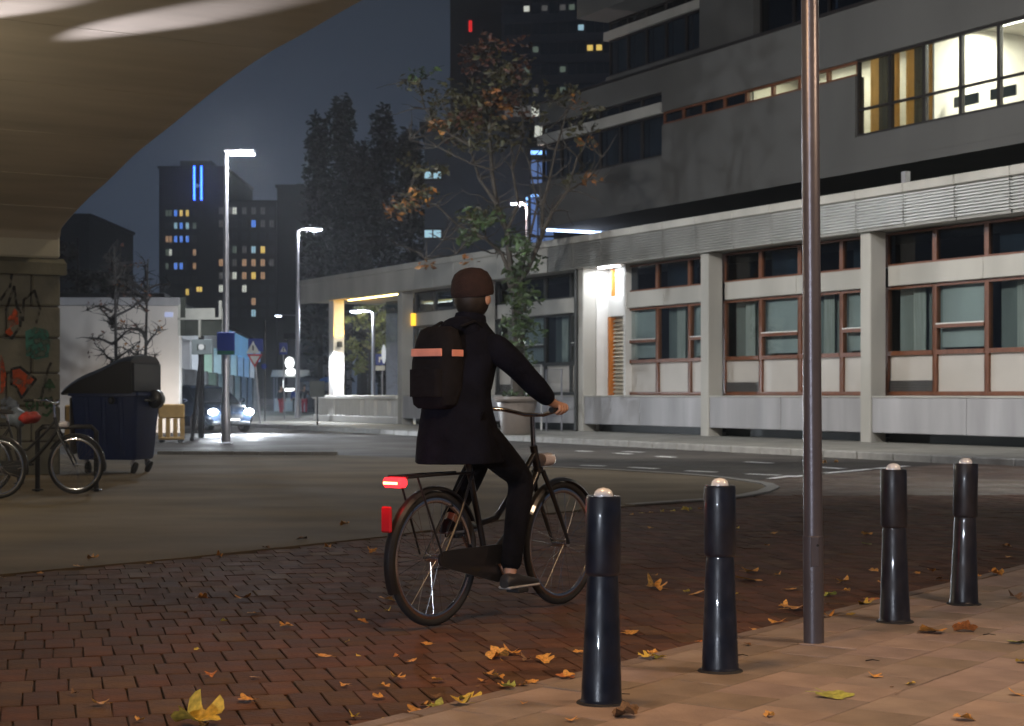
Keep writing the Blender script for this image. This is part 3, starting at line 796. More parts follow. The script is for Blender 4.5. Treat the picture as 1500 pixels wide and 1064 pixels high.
# ================================================================== ROAD MARKINGS
def dash(x0, y0, x1, y1, h=.11):
    a = G(x0, y0, .0); b_ = G(x1, y1, .0); d = (b_ - a).normalized(); n_ = Vector((-d.y, d.x, 0)) * h / 2
    o = MB().add([(*(p)[:2], -.006 if p.y > 30 else .0) for p in (a - n_, b_ - n_, b_ + n_, a + n_)], [(0, 1, 2, 3)]).build('road_marking', 'road_paint')
    for v in o.data.vertices: v.co.z = -.008 if a.y > 24.2 else .011
    tag(o, kind='structure'); return o
for d_ in ((851, 681, 886, 682), (923, 684, 963, 686), (1005, 689, 1050, 691), (1094, 693.5, 1142, 695.5)): dash(*d_, h=.16)
for d_ in ((846, 660, 866, 661), (901, 663.5, 925, 664.5), (914, 661, 942, 662), (1094, 676, 1130, 678), (962, 668, 988, 669.5), (1200, 684, 1236, 686)): dash(*d_, h=.2)
for (a, b_) in (((1128, 702.5), (1160, 698)), ((1161, 698), (1180, 695.5)), ((1208, 692.5), (1237, 690)), ((1238, 690), (1275, 686.5)), ((1280, 686), (1330, 682))): dash(*a, *b_, h=.14)

# ================================================================== BACKGROUND BUILDINGS
mat('far_brick', (.020, .022, .030), rough=.9, var=.2); mat('far_brick2', (.026, .024, .026), rough=.9, var=.2); mat('far_dark', (.012, .014, .016), rough=.9, var=.2)
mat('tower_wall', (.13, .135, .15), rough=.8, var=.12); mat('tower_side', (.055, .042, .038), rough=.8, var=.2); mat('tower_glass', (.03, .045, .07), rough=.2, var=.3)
mat('far_window', (.014, .016, .022), rough=.3, var=.3); mat('far_frame', (.03, .03, .033), rough=.7)
GLOW = {'w': emis('win_white', (.80, .82, .72), .75, .3, .8), 'y': emis('win_yellow', (.95, .66, .16), .85, .3, .8), 'c': emis('win_cyan', (.45, .72, .85), .65, .3, .8), 'b': emis('win_blue', (.12, .30, .95), .95, .3, .8),
        'g': emis('win_green', (.28, .36, .28), .30, .4, .8), 'o': emis('win_orange', (.75, .45, .25), .5, .3, .8), 'd': MATS['far_window'], 'm': emis('win_dim', (.22, .21, .20), .30, .4, .8), 'r': emis('win_red', (.8, .05, .06), .5)}
def fbuild(name, label, Y, x0, x1, ytop, depth, wall):
    s = sc_at(Y); X0, X1 = (x0 - 750) * s, (x1 - 750) * s; H = CAM_H + (HZ - ytop) * s
    e = empty(name, ((X0 + X1) / 2, Y, 0), 0, label, 'building')
    w = (X1 - X0) / 2
    part('wall', wall, e, (-w, w, 0, depth, 0, H)); part('roof', 'far_dark', e, (-w - .3, w + .3, -.3, depth + .3, H, H + .5))
    e['_'] = 0; del e['_']
    return e, s, (X0 + X1) / 2
def fwin(e, s, cx, Y, px, py, w, h, k):
    X = (px - 750) * s - cx; Z = CAM_H + (HZ - py) * s; hw, hh = w * s / 2, h * s / 2
    o = part('window', 'far_frame', e, (X - hw - .12, X + hw + .12, -.14, -.002, Z - hh - .12, Z - hh), (X - hw - .12, X + hw + .12, -.14, -.002, Z + hh, Z + hh + .12), (X - hw - .12, X - hw, -.14, -.002, Z - hh, Z + hh), (X + hw, X + hw + .12, -.14, -.002, Z - hh, Z + hh), (X - .04, X + .04, -.12, -.06, Z - hh, Z + hh))
    part('pane', GLOW[k], o, (X - hw, X + hw, -.05, -.004, Z - hh, Z + hh))
YB = 380
e, s, cx = fbuild('apartment_block', 'dark high-rise block with rows of lit windows below the blue neon letter', YB, 233, 330, 247, 40, 'far_brick')
part('roof_house', 'far_dark', e, (-3.5, 3.5, 4, 12, CAM_H + (HZ - 247) * s + .5, CAM_H + (HZ - 232) * s))
for ry, row in ((312.5, 'ggbyyd'), (331, 'ddcbcg'), (350.5, 'oobbbd'), (370, 'gwdddo'), (390, 'gdbbdo'), (410, 'dddddd'), (428, 'ddddyd')):
    for cxp, k in zip((245, 249.5, 257.5, 265.5, 274.5, 285), row): fwin(e, s, cx, YB, cxp, ry, 4.2, 9, k)
fwin(e, s, cx, YB, 292, 424, 8, 7, 'y')
e, s, cx = fbuild('apartment_block', 'lower wing of dark apartment block behind the tall street lamp', YB, 331, 405, 297, 40, 'far_brick2')
for ry, row in zip((309, 328, 346.5, 366, 385, 404, 423, 442, 459), ('mmwmmmd', 'mdddbmm', 'ddddddd', 'ddgmcyd', 'odmooomd'[:7], 'mmwoyod', 'wddwddd', 'ddddodd', 'ddddcdd')):
    for cxp, k in zip((319, 332, 343.5, 358, 371.5, 385, 398), row):
        if cxp < 332.5: cxp += 5
        fwin(e, s, cx, YB, cxp, ry, 6, 10, k)
e, s, cx = fbuild('apartment_block', 'dark unlit block between the apartment wing and the black trees', 300, 406, 480, 275, 30, 'far_dark')
e, s, cx = fbuild('apartment_block', 'dark narrow block rising behind the left bridge pier edge', 260, 60, 131, 318, 30, 'far_dark')
# neon letter on the roof of the first block
ns = empty('neon_sign', ((289.5 - 750) * sc_at(376), 376, CAM_H + (HZ - 293) * sc_at(376)), 0, 'tall blue neon sign shaped like the letter H on the dark block', 'neon sign')
s = sc_at(376); nb = emis('neon_blue', (.02, .10, 1.), 6); ncore = emis('neon_core', (.12, .38, 1.), 4)
for x in (-5.2, 5.2):
    part('neon_tube', nb, ns, ((x - 1.1) * s, (x + 1.1) * s, 0, .6, 0, 50 * s)); part('neon_core', ncore, ns, ((x - .4) * s, (x + .4) * s, -.1, -.01, .5 * s, 49 * s))
part('emblem', emis('neon_white', (.35, .5, .6), .35), ns, (-2.6 * s, -.2 * s, 0, .4, 18 * s, 24 * s), (.2 * s, 2.6 * s, 0, .4, 19.5 * s, 22.5 * s))
part('mount', 'far_dark', ns, (-6.5 * s, 6.5 * s, .7, 1.2, -2 * s, 2 * s))

# tower
YT = 280; s = sc_at(YT); tx = (735 - 750) * s
tw = empty('office_tower', (tx, YT, 0), R(-9), 'tall dark office tower with strips of windows behind the autumn tree', 'building')
Wt = 34; Ht = 86
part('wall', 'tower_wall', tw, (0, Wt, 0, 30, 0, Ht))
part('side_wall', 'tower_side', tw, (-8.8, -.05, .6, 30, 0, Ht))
ROWS = [(14, ''), (44, ''), (74, ''), (104, ''), (134, ''), (163, ''), (192, '')]
import itertools
litw = {(5, 0): 'm', (6, 0): 'c', (5, 5): 'm', (6, 5): 'w', (6, 6): 'm', (0, 4): 'm', (0, 6): 'm', (0, 7): 'g', (2, 3): 'g', (4, 3): 'm', (3, 6): 'g', (0, 2): 'w', (0, 3): 'd', (1, 8): 'c', (2, 9): 'y', (2, 10): 'y', (5, 1): 'm', (5, 2): 'm', (5, 3): 'w', (5, 4): 'w', (6, 2): 'w', (6, 3): 'w', (6, 4): 'w', (6, 1): 'c', (4, 6): 'g', (3, 2): 'g'}
for ri in range(-1, 8):
    zc = CAM_H + (HZ - (14 + 30 * ri)) * s
    for k in range(22):
        x0 = .5 + k * 1.5
        kd_ = litw.get((ri, k), 'd')
        o = part('window', 'far_frame', tw, (x0 - .05, x0, -.14, -.002, zc - .9, zc + .9))
        part('pane', GLOW[kd_] if kd_ != 'd' else MATS['tower_glass'], o, (x0, x0 + 1.38, -.08, -.003, zc - .9, zc + .9) if kd_ == 'd' or ri > 4 else (x0 + .2, x0 + 1.1, -.08, -.003, zc - .5, zc + .4))
    part('floor_band', 'tower_wall', tw, (-.02, Wt, -.3, -.15, zc - 2.3, zc - 1.05))
part('warning_lamp', emis('red_lamp', (1, .03, .03), .7), tw, (-5.6, -5.1, .3, .59, CAM_H + (HZ - 44) * s, CAM_H + (HZ - 28) * s))

# blue-grey block in front of the tower, with a glazed blue stair
YG = 100; s = sc_at(YG)
mat('bluegrey_wall', (.055, .065, .085), rough=.8, var=.15, scale=.6)
e, s, cx = fbuild('concrete_block', 'plain blue-grey block with few small lit windows behind the autumn tree', YG, 622, 776, 192, 18, 'bluegrey_wall')
for px, py, w, h, k in ((634, 257, 24, 10, 'c'), (634, 343, 24, 11, 'c'), (600 + 50, 300, 1, 1, 'd')):
    if w > 2: fwin(e, s, cx, YG, px, py, w, h, k)
part('parapet_lamp', emis('roof_blue', (.2, .35, .9), 1.1), e, ((652 - 750) * s - cx, (712 - 750) * s - cx, -.12, -.03, CAM_H + (HZ - 189.5) * s, CAM_H + (HZ - 188) * s))
e, s, cx = fbuild('glass_stair', 'blue-lit glazed stair tower between grey block and overhanging storeys', 98, 777, 812, 218, 8, 'far_dark')
gb = emis('stair_blue', (.16, .28, .62), .42, .35, .5); gb2 = emis('stair_bright', (.25, .50, 1.), 2.2)
def spx(x0, x1, y0, y1, m, nm, d0=-.1, d1=-.01): return part(nm, m, e, ((x0 - 750) * s - cx, (x1 - 750) * s - cx, d0, d1, CAM_H + (HZ - y1) * s, CAM_H + (HZ - y0) * s))
for (y0, y1) in ((235, 259), (263, 269), (290, 312), (315, 345), (348, 372)):
    for (x0, x1) in ((778, 788), (789, 797), (798, 811)): spx(x0, x1, y0, y1, gb, 'pane')
for (y0, y1) in ((222, 227), (286, 289)): spx(777.5, 800, y0, y1, gb2, 'light_bar', -.3, -.12)
spx(770.5, 773, 290, 350, gb2, 'light_bar', -.3, -.12)
for y in (229, 261, 271, 313, 346): spx(776, 812, y, y + 2.5, 'dark_frame', 'transom', -.18, -.11)
spx(786.8, 788.2, 228, 372, 'dark_frame', 'mullion', -.2, -.11)

# white retaining wall behind the container
mat('white_wall', (.64, .59, .54), rough=.85, var=.12, scale=.7, bump=.1, bscale=10)
YWl = 52; s = sc_at(YWl)
ww = empty('retaining_wall', ((168 - 750) * s, YWl, 0), 0, 'large pale plastered wall behind the bare trees and waste container', 'wall')
w_ = (250 - 60) * s / 2; H = CAM_H + (HZ - 436) * s
for i in range(3):
    x0 = -w_ - 2.0 + i * (2 * w_ + 2) / 3; x1 = x0 + (2 * w_ + 2) / 3
    part('wall_panel', 'white_wall', ww, (x0 + .004, x1 - .004, 0, .4, 0, H - .25), c=.01)
    part('coping', 'concrete_grey', ww, (x0 + .003, x1 - .003, -.08, .45, H - .25, H), c=.02)
part('lamp_plate', emis('plate_dim', (.5, .55, .8), .5), ww, (w_ - .45, w_ - .2, -.05, -.005, H - .6, H - .45))

# arcade with lit bays, running away from us
A0 = Vector((-13.9, 66, 0)); A1 = Vector((-19.3, 128, 0)); d_ = (A1 - A0).normalized(); aL = (A1 - A0).length
arc = empty('arcade_building', A0, math.atan2(d_.y, d_.x), 'white colonnaded building with bluish lit bays receding behind the parked signs', 'building')
mat('arcade_white', (.62, .64, .66), rough=.7, var=.08); mat('arcade_col', (.16, .17, .18), rough=.7)
cols = [emis('bay_white', (.75, .85, .95), 1.2, .25, .4), emis('bay_mint', (.35, .80, .55), 1.0, .25, .4), emis('bay_cyan', (.45, .80, .95), 1.2, .25, .4), emis('bay_grey', (.62, .64, .70), 0.6, .3, .4), emis('bay_blue', (.25, .55, .95), 1.1, .25, .4)]
nb_ = 11; bw_ = aL / nb_
zt = 3.6
part('upper_wall', 'arcade_white', arc, (0, aL * .45, -.3, 4, zt, zt + 1.3)); part('roof', 'far_dark', arc, (-.2, aL, -.4, 4.4, zt + 1.301, zt + 1.5))
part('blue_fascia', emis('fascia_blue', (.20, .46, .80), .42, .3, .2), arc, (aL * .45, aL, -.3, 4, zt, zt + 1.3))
order = [3, 3, 0, 1, 2, 0, 2, 4, 4, 0, 4]
for i in range(nb_):
    part('bay', cols[order[i]], arc, (i * bw_ + .5, (i + 1) * bw_ - .5, .5, .6, .1, zt))
    part('column', 'arcade_col', arc, (i * bw_ - .45, i * bw_ + .45, -.5, .4, 0, 2.3), c=.06)
    part('pilaster', 'arcade_white', arc, (i * bw_ - .48, i * bw_ + .48, -.25, .45, 2.3, zt))
# grey hall behind the market people
e, s, cx = fbuild('market_hall', 'low grey hall behind the market people and umbrellas', 150, 421, 500, 497, 10, 'concrete_grey')

# ================================================================== TREES
mat('bark', (.05, .04, .03), rough=.9, var=.4, scale=8, bump=.5, bscale=30); mat('bark_dark', (.02, .017, .015), rough=.9, var=.3, scale=6)
def leafmat(n, c, v=.5): return mat(n, c, rough=.55, var=v, scale=1.7, tint=True)
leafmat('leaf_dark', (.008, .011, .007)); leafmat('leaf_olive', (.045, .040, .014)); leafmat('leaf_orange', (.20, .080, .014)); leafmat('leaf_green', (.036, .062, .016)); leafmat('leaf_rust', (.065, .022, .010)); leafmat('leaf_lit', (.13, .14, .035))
def limb(b, pts, r0_, r1_, n=6):
    N = len(pts); b.tube(pts, [r0_ + (r1_ - r0_) * i / (N - 1) for i in range(N)], n)
def wander(a, d, L, n, rg, wob):
    P = [Vector(a)]; d = Vector(d).normalized()
    for i in range(n):
        d = (d + Vector((rg.gauss(0, wob), rg.gauss(0, wob), rg.gauss(0, wob)))).normalized(); P.append(P[-1] + d * L / n)
    return P
def leaves(b, c, rad, n, size, rg, flat=1.):
    c = Vector(c)
    for _ in range(n):
        while True:
            p = Vector((rg.uniform(-1, 1), rg.uniform(-1, 1), rg.uniform(-1, 1)))
            if p.length < 1: break
        p = c + Vector((p.x * rad[0], p.y * rad[1], p.z * rad[2]))
        sz = size * rg.uniform(.55, 1.35)
        u = Vector((rg.gauss(0, 1), rg.gauss(0, 1), rg.gauss(0, .6))).normalized(); v = u.orthogonal().normalized()
        v = (Matrix.Rotation(rg.uniform(0, 6.28), 3, u) @ v); w = u.cross(v)
        t_ = rg.uniform(.45, 1.45); ti = (t_, t_ * rg.uniform(.85, 1.1), t_)
        b.add([p - u * sz, p + v * sz * .45 + w * sz * .12, p + u * sz, p - v * sz * .45 + w * sz * .12], [(0, 1, 2), (0, 2, 3)], ti)

# autumn street tree with ivy on its stem, in front of the building
YTr = 46.2; rg = random.Random(3)
tree = empty('autumn_tree', at(757, 577, YTr) - Vector((0, 0, CAM_H - GZ)), 0, 'spreading autumn tree with olive and orange leaves and an ivied stem', 'tree')
T0 = tree.location
def tp(px, py, dy=0.): return at(px, py, YTr + dy) * 1.0 - T0
tr = MB(); tips = []
trunk = [tp(757, 632), tp(758, 560), tp(760, 500, .1), tp(757, 440, .1), tp(748, 402, .0)]
limb(tr, trunk, .20, .14, 8)
main = [([(748, 402), (735, 372), (712, 350), (690, 345), (668, 372)], .07, 0), ([(748, 402), (742, 340), (728, 300), (722, 250), (718, 190), (722, 130)], .09, .4),
        ([(752, 420), (772, 398), (792, 350), (808, 310), (832, 280), (848, 230)], .085, -.5), ([(792, 350), (796, 300), (806, 262), (812, 220), (830, 160)], .055, -.8),
        ([(742, 340), (760, 300), (752, 250), (768, 200), (765, 150)], .05, .9), ([(728, 300), (700, 262), (690, 215), (664, 180)], .05, .5),
        ([(712, 350), (672, 330), (640, 300), (600, 290)], .045, -.6), ([(690, 215), (650, 190), (622, 160), (612, 120)], .04, 1.1), ([(832, 280), (862, 262), (880, 230)], .03, -1), ([(690, 345), (650, 352), (625, 380)], .03, -.3), ([(722, 250), (690, 240), (640, 215), (600, 205)], .035, .2), ([(765, 398), (788, 300), (776, 240)], .045, .3)]
for pts, r_, dy in main:
    P = [tp(x + rg.uniform(-2, 2), y, dy * i / (len(pts) - 1)) for i, (x, y) in enumerate(pts)]
    limb(tr, P, r_, r_ * .35); tips += P[1:]
    for p in P[1:]:
        for _ in range(4):
            Q = wander(p, (rg.uniform(-1, 1), rg.uniform(-.7, .7), rg.uniform(-.1, 1)), rg.uniform(.5, 1.3), 4, rg, .3); limb(tr, Q, .022, .006, 4); tips.append(Q[-1])
tr.build('trunk', 'bark', tree, smooth=True)
def crown(mn, clusters, size, parent=tree, name='crown'):
    b = MB()
    for (px, py, dy, rx, rz, n) in clusters:
        s = sc_at(YTr); c = tp(px, py, dy)
        for k in range(max(1, n // 14)):
            cc = c + Vector((rg.gauss(0, .45) * rx * s, rg.gauss(0, .8), rg.gauss(0, .45) * rz * s))
            leaves(b, cc, (.32, .32, .24), 14, size, rg)
    return b.build(name, mn, parent, tints=True)
crown('leaf_olive', [(722, 120, .3, 60, 42, 460), (680, 160, .5, 50, 38, 330), (655, 185, .4, 50, 40, 200), (612, 125, .9, 22, 14, 70), (730, 190, 0, 60, 30, 170), (700, 215, .3, 50, 30, 90), (825, 150, -.8, 42, 40, 110), (850, 200, -.6, 36, 40, 90), (640, 240, .2, 36, 30, 110), (700, 320, -.2, 40, 26, 130), (600, 280, -.6, 26, 24, 90), (840, 255, -.5, 40, 30, 60), (770, 170, .2, 30, 40, 70)], .105)
crown('leaf_rust', [(710, 85, .3, 50, 22, 170), (735, 150, .3, 50, 30, 170), (680, 190, .3, 40, 24, 110), (760, 100, .2, 30, 30, 60)], .10)
crown('leaf_orange', [(568, 298, -.6, 16, 16, 28), (612, 300, -.6, 26, 20, 60), (690, 183, .2, 14, 10, 22), (650, 215, .1, 34, 34, 40), (862, 262, -.9, 22, 12, 26), (625, 385, -.3, 6, 22, 14), (690, 390, -.3, 10, 12, 10), (830, 165, -.8, 30, 40, 24), (855, 215, -.7, 20, 20, 18), (700, 150, 0, 60, 40, 56)], .10)
crown('leaf_green', [(705, 320, -.3, 36, 20, 110), (760, 390, -.2, 22, 26, 170), (762, 435, -.25, 20, 30, 200), (765, 480, -.25, 16, 26, 170), (768, 515, -.3, 14, 20, 100), (745, 350, 0, 20, 20, 70), (612, 118, .9, 20, 8, 28), (680, 345, -.3, 20, 12, 50)], .12, name='ivy')
# planter bowl
pb = empty('planter', at(757, 577, 44.7) - Vector((0, 0, CAM_H - GZ)), 0, 'big round brown-grey concrete planter bowl standing in front of the tree', 'planter')
mat('planter', (.20, .165, .14), rough=.45, var=.12, scale=3)
MB().lathe([(.36, 0), (.40, .04), (.46, .5), (.52, .8), (.52, .86)], 28).build('bowl', 'planter', pb, smooth=True)
MB().lathe([(.50, .85), (.60, .88), (.63, .94), (.60, 1.0), (.52, 1.01), (.48, .94)], 28, cap=False).build('rim', 'planter', pb, smooth=True)
MB().lathe([(.49, .88), (.02, .92)], 20).build('soil', 'joint_sand', pb)
b = MB()
for k in range(9): leaves(b, (rg.uniform(-.35, .35), rg.uniform(-.35, .35), 1.05), (.12, .12, .14), 10, .08, rg)
b.build('plants', 'leaf_green', pb, tints=True)

# black poplars
rg = random.Random(11)
for i, (px, ptop, w, Y) in enumerate(((500, 146, 44, 112), (560, 160, 50, 118), (466, 172, 34, 120), (600, 190, 52, 108), (530, 215, 48, 105))):
    s = sc_at(Y); H = CAM_H + (HZ - ptop) * s
    e = empty('poplar', ((px - 750) * s, Y, 0), 0, ['tallest pointed black poplar above the white canopy', 'broad black poplar right of the tallest poplar', 'slim black poplar at the left of the dark trees', 'dark poplar close behind the autumn tree', 'low dark tree in front of the poplars'][i], 'tree', 'dark trees behind the pavilion')
    t_ = MB(); limb(t_, [Vector((0, 0, 0)), Vector((.1, 0, H * .4)), Vector((0, .1, H * .93))], .4, .05)
    for k in range(30):
        z = H * rg.uniform(.2, .85); a = rg.uniform(0, 6.28); limb(t_, wander((0, 0, z), (math.cos(a), math.sin(a), 1.6), 2.2, 3, rg, .2), .07, .02, 4)
    t_.build('trunk', 'bark_dark', e); b = MB(); W_ = w * s / 2
    for k in range(170):
        f_ = rg.random() ** .8; z = H * (.14 + .86 * f_); r_ = W_ * (1.15 * math.sin(math.pi * min(1, .18 + .80 * f_)) ** .7) + .1
        a = rg.uniform(0, 6.28); rr = r_ * math.sqrt(rg.random())
        leaves(b, (rr * math.cos(a), rr * math.sin(a), z - .4), (.75, .75, 1.0), 20, .26, rg)
    b.build('crown', 'leaf_dark', e, tints=True)
# leafy trees seen through the portico and beside the arcade
def small_tree(name, label, px, Y, ptop, w, lm, n, sz, bare=False, pbot=None, seed=1, group=None, bark='bark_dark'):
    rg = random.Random(seed); s = sc_at(Y); H = CAM_H + (HZ - ptop) * s; W_ = w * s / 2
    e = empty(name, ((px - 750) * s, Y, 0), 0, label, 'tree', group); t_ = MB()
    fork = H * (.36 if bare else .42)
    limb(t_, [Vector((0, 0, 0)), Vector((rg.uniform(-.1, .1), 0, fork * .5)), Vector((rg.uniform(-.1, .1), 0, fork)), Vector((.05, 0, H * .97))], .11 if bare else .16, .02)
    ends = []
    for k in range(16 if bare else 12):
        z = fork + (H - fork) * rg.uniform(-.05, .8); a = rg.uniform(0, 6.28); L = W_ * rg.uniform(.7, 1.15)
        P = wander((0, 0, z), (math.cos(a), math.sin(a), rg.uniform(.15, .9)), L, 5, rg, .16); limb(t_, P, .045, .012, 5); ends += P[2:]
        for p in P[2:]:
            for _ in range(3 if bare else 2):
                Q = wander(p, (rg.uniform(-1, 1), rg.uniform(-1, 1), rg.uniform(-.6, .9)), L * .4, 4, rg, .25); limb(t_, Q, .015, .004, 4); ends += Q[2:]
    t_.build('trunk', bark, e); b = MB()
    for k in range(n):
        p = rg.choice(ends); leaves(b, p, (.25, .25, .2) if not bare else (.15, .15, .15), 10 if not bare else 3, sz, rg)
    b.build('crown', lm, e, tints=True)
    return e
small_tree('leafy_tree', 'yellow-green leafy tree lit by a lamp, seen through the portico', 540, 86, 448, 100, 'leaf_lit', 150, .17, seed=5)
small_tree('bare_tree', 'nearly bare tree directly behind the waste container lid', 165, 45, 352, 120, 'leaf_rust', 40, .06, bare=True, seed=8, group='bare trees before the pale wall')
small_tree('bare_tree', 'nearly bare tree near the right end of the pale wall', 214, 47, 372, 100, 'leaf_orange', 26, .06, bare=True, seed=9, group='bare trees before the pale wall')
small_tree('dark_tree', 'dark bushy tree top rising behind the pale wall', 175, 70, 352, 70, 'leaf_dark', 200, .14, seed=4)
small_tree('dark_tree', 'dark bushy tree between bridge pier and bare trees', 112, 66, 340, 70, 'leaf_dark', 240, .15, seed=6)

# ================================================================== STREET LAMPS
lampw = emis('lamp_lens', (.80, .88, 1.), 26, .05); lampw2 = emis('lamp_lens_far', (.72, .80, 1.), 22, .05)
def flat_lamp(name, label, px, Y, ptop, arm, z0=0., rad=.07, power=0, plain=False, grp=None, body='steel_galv', spotdown=True, side=1, col=COOL):
    s = sc_at(Y); H = CAM_H + (HZ - ptop) * s
    e = empty(name, ((px - 750) * s, Y, z0), 0, label, 'street lamp', grp)
    MB().tube([(0, 0, 0), (0, 0, .9), (0, 0, .95), (0, 0, H * .55), (0, 0, H - .1)], [rad * 1.5, rad * 1.5, rad * 1.1, rad, rad * .7], 12).build('pole', body, e, smooth=True)
    part('base_plate', body, e, (-.14, .14, -.14, .14, 0, .03), c=.01)
    if plain:
        hd = MB().box(-.06, arm, -.13, .13, H - .06, H + .05, .05).build('lamp_head', body, e)
        part('lens', lampw, hd, (.10, arm - .03, -.11, .11, H - .10, H - .062), c=.015)
    else:
        MB().tube([(0, 0, H - .15), (side * .15, 0, H - .02), (side * (arm - .35), 0, H + .02)], .04, 8).build('arm', body, e, smooth=True)
        b = MB(); b.ball((side * (arm - .15), 0, H), .34, .15, .075, 14, 8); hd = b.build('lamp_head', body, e, smooth=True)
        b = MB(); b.ball((side * (arm - .12), 0, H - .045), .27, .13, .085, 14, 8); b.build('lens', lampw2, hd, smooth=True)
    if power:
        light('lamp_light', 'POINT', (side * arm * .55, -.05, H - .24), power, col, e, size=.18)
    return e
flat_lamp('street_lamp', 'tall street lamp with flat glowing head and blue sign on its pole', 331, 40.8, 221, .72, rad=.075, power=1700, plain=True)
flat_lamp('street_lamp', 'slim white street lamp with short arm left of the canopy', 436, 76, 335, .95, rad=.09, power=800)
flat_lamp('street_lamp', 'far street lamp glowing over the blue arcade fascia', 436, 140, 462, 1.7, rad=.06, side=-1)
flat_lamp('street_lamp', 'street lamp seen through the portico in front of leafy tree', 547, 80, 455, .95, rad=.09, power=900, side=-1)
flat_lamp('street_lamp', 'small pinkish street lamp head shining through the autumn tree', 772, 62, 297, .45, rad=.06, power=500, side=-1, col=(1, .8, .75))

# unseen luminaires: span-wire ones added as fill, bridge and rear ones inferred from light
def unseen_span_lamp(loc, tgt, power, col, label, wire, name='unseen_lamp', spot=150, size=.25, lm=None):
    e = empty(name, loc, 0, label, 'lamp')
    b = MB(); b.lathe([(.05, .22), (.10, .2), (.26, .06), (.28, 0), (.25, -.01)], 20); b.build('hood', 'steel_dark', e, smooth=True)
    b = MB(); b.lathe([(.24, .0), (.2, -.05), (.05, -.08)], 18); b.build('lens', lm or lampw, e, smooth=True)
    w_ = MB(); w_.tube([(0, 0, .2), (0, 0, wire)], .012, 6); w_.build('suspension_wire', 'steel_dark', e)
    if wire > 1:
        w_ = MB(); w_.tube([(-14, 4, wire + .8), (0, 0, wire), (16, -4, wire + .6)], .01, 5); w_.build('span_wire', 'steel_dark', e)
    light('lamp_light', 'SPOT', (0, 0, -.15), power, col, e, size=size, spot=R(spot), blend=.5, target=tgt)
    return e
sodium = emis('sodium_lens', (1, .55, .2), 20)
unseen_span_lamp((-2.0, 27.5, 9.0), (8, 13.5, -2.6), 8200, (1, .97, .92), 'street luminaire hung from a span wire over the far road, out of frame', 1.2, spot=112)
unseen_span_lamp((-2.5, 26, 8.4), (-2.0, 1.0, -9), 420, (1, .76, .44), 'street luminaire hung from a span wire over the plaza, out of frame', 1.2, spot=150)
unseen_span_lamp((9.5, 23, 8.6), (1.0, 3.0, -5), 2200, (.96, .96, 1), 'street luminaire hung from a span wire over the right road, out of frame', 1.2)
unseen_span_lamp((.05, 6.4, 3.5), (.4, .8, -4), 160, SODIUM, 'warm sodium luminaire under the bridge vault near the bollards, out of frame', 1.2, spot=176, lm=sodium)
unseen_span_lamp((3.6, 6.6, 3.6), (-.2, 1.4, -4), 290, (1, .70, .46), 'warm luminaire under the bridge vault over the tiled pavement, out of frame', 1.0, spot=170, lm=sodium)
unseen_span_lamp((-13, -21, 4.4), (14.6, 29.4, -4.0), 17000, (.80, .87, 1), 'cool white street luminaire beyond the bridge behind the viewer, out of frame', .6, spot=13)
def added_vault_lamp(loc, tgt, power, col, spot, label, kind='SPOT', blend=.9):  # unseen fixtures added for the streaks and wash of light on the vault
    e = empty('added_vault_lamp', loc, 0, label, 'lamp')
    d = (Vector(tgt) - Vector(loc)).normalized(); q = d.to_track_quat('Z', 'Y').to_matrix().to_4x4()
    MB().lathe([(.05, -.16), (.07, -.15), (.08, .0), (.085, .01), (.075, .012)], 18, q).build('housing', 'steel_dark', e, smooth=True)
    MB().lathe([(.07, .006), (.03, .012)], 16, q).build('lens', lampw, e, smooth=True)
    MB().tube([(0, 0, 0), (0, 0, max(.1, 4.7 - loc[2]))], .015, 6).build('bracket', 'steel_dark', e)
    if kind == 'SPOT': light('lamp_light', 'SPOT', d * .05, power, col, e, size=.03, spot=R(spot), blend=blend, target=d * 3)
    else: light('lamp_light', 'POINT', d * .2, power, col, e, size=.15)
added_vault_lamp((-8.5, 19.4, 3.3), (-3.6, 17.05, 4.93), 5200, (.92, .88, 1), 8.5, 'floodlight raking the vault above the pier, out of frame')
added_vault_lamp((-9.3, 18.0, 3.3), (-5.0, 16.45, 4.95), 4600, (.92, .88, 1), 8, 'floodlight raking the vault nearer the viewer, out of frame')
added_vault_lamp((-8.2, 15.5, 2.6), (-6, 18, 3), 270, (1, .86, .64), 0, 'warm bulkhead lamp lighting the pier wall, out of frame', 'POINT')

# floodlight added to brighten the pale wall, unseen behind the container
fl = empty('added_floodlight', (-10.9, 49.2, 0), 0, 'small floodlight on the ground behind the waste container washing the pale wall', 'lamp')
part('housing', 'steel_dark', fl, (-.15, .15, -.1, .1, .05, .3), c=.02); part('lens', lampw, fl, (-.13, .13, .101, .11, .07, .28)); part('stand', 'steel_dark', fl, (-.1, .1, -.08, .08, 0, .05))
light('flood', 'SPOT', (0, .2, .25), 270, (1, .88, .76), fl, size=.1, spot=R(125), blend=1., target=(0, 3, .1))

# ================================================================== SIGNS AND STREET FURNITURE
mat('sign_blue', (.012, .04, .30), rough=.4, var=.1); mat('sign_white', (.75, .75, .72), rough=.45, var=.06); mat('sign_red', (.55, .03, .03), rough=.45); mat('sign_grey', (.22, .25, .25), rough=.5, var=.15); mat('sign_green', (.02, .16, .12), rough=.5)
mat('sign_panel', (.42, .41, .36), rough=.6, var=.1); mat('sign_dark', (.05, .055, .045), rough=.6, var=.3)
S40 = sc_at(40.7)
def pole_obj(name, label, base, top, rad=.035, cat='sign', m='steel_galv'):
    e = empty(name, base, 0, label, cat); d = Vector(top) - Vector(base)
    MB().tube([(0, 0, 0), d * .5, d], rad, 10).build('pole', m, e, smooth=True)
    return e
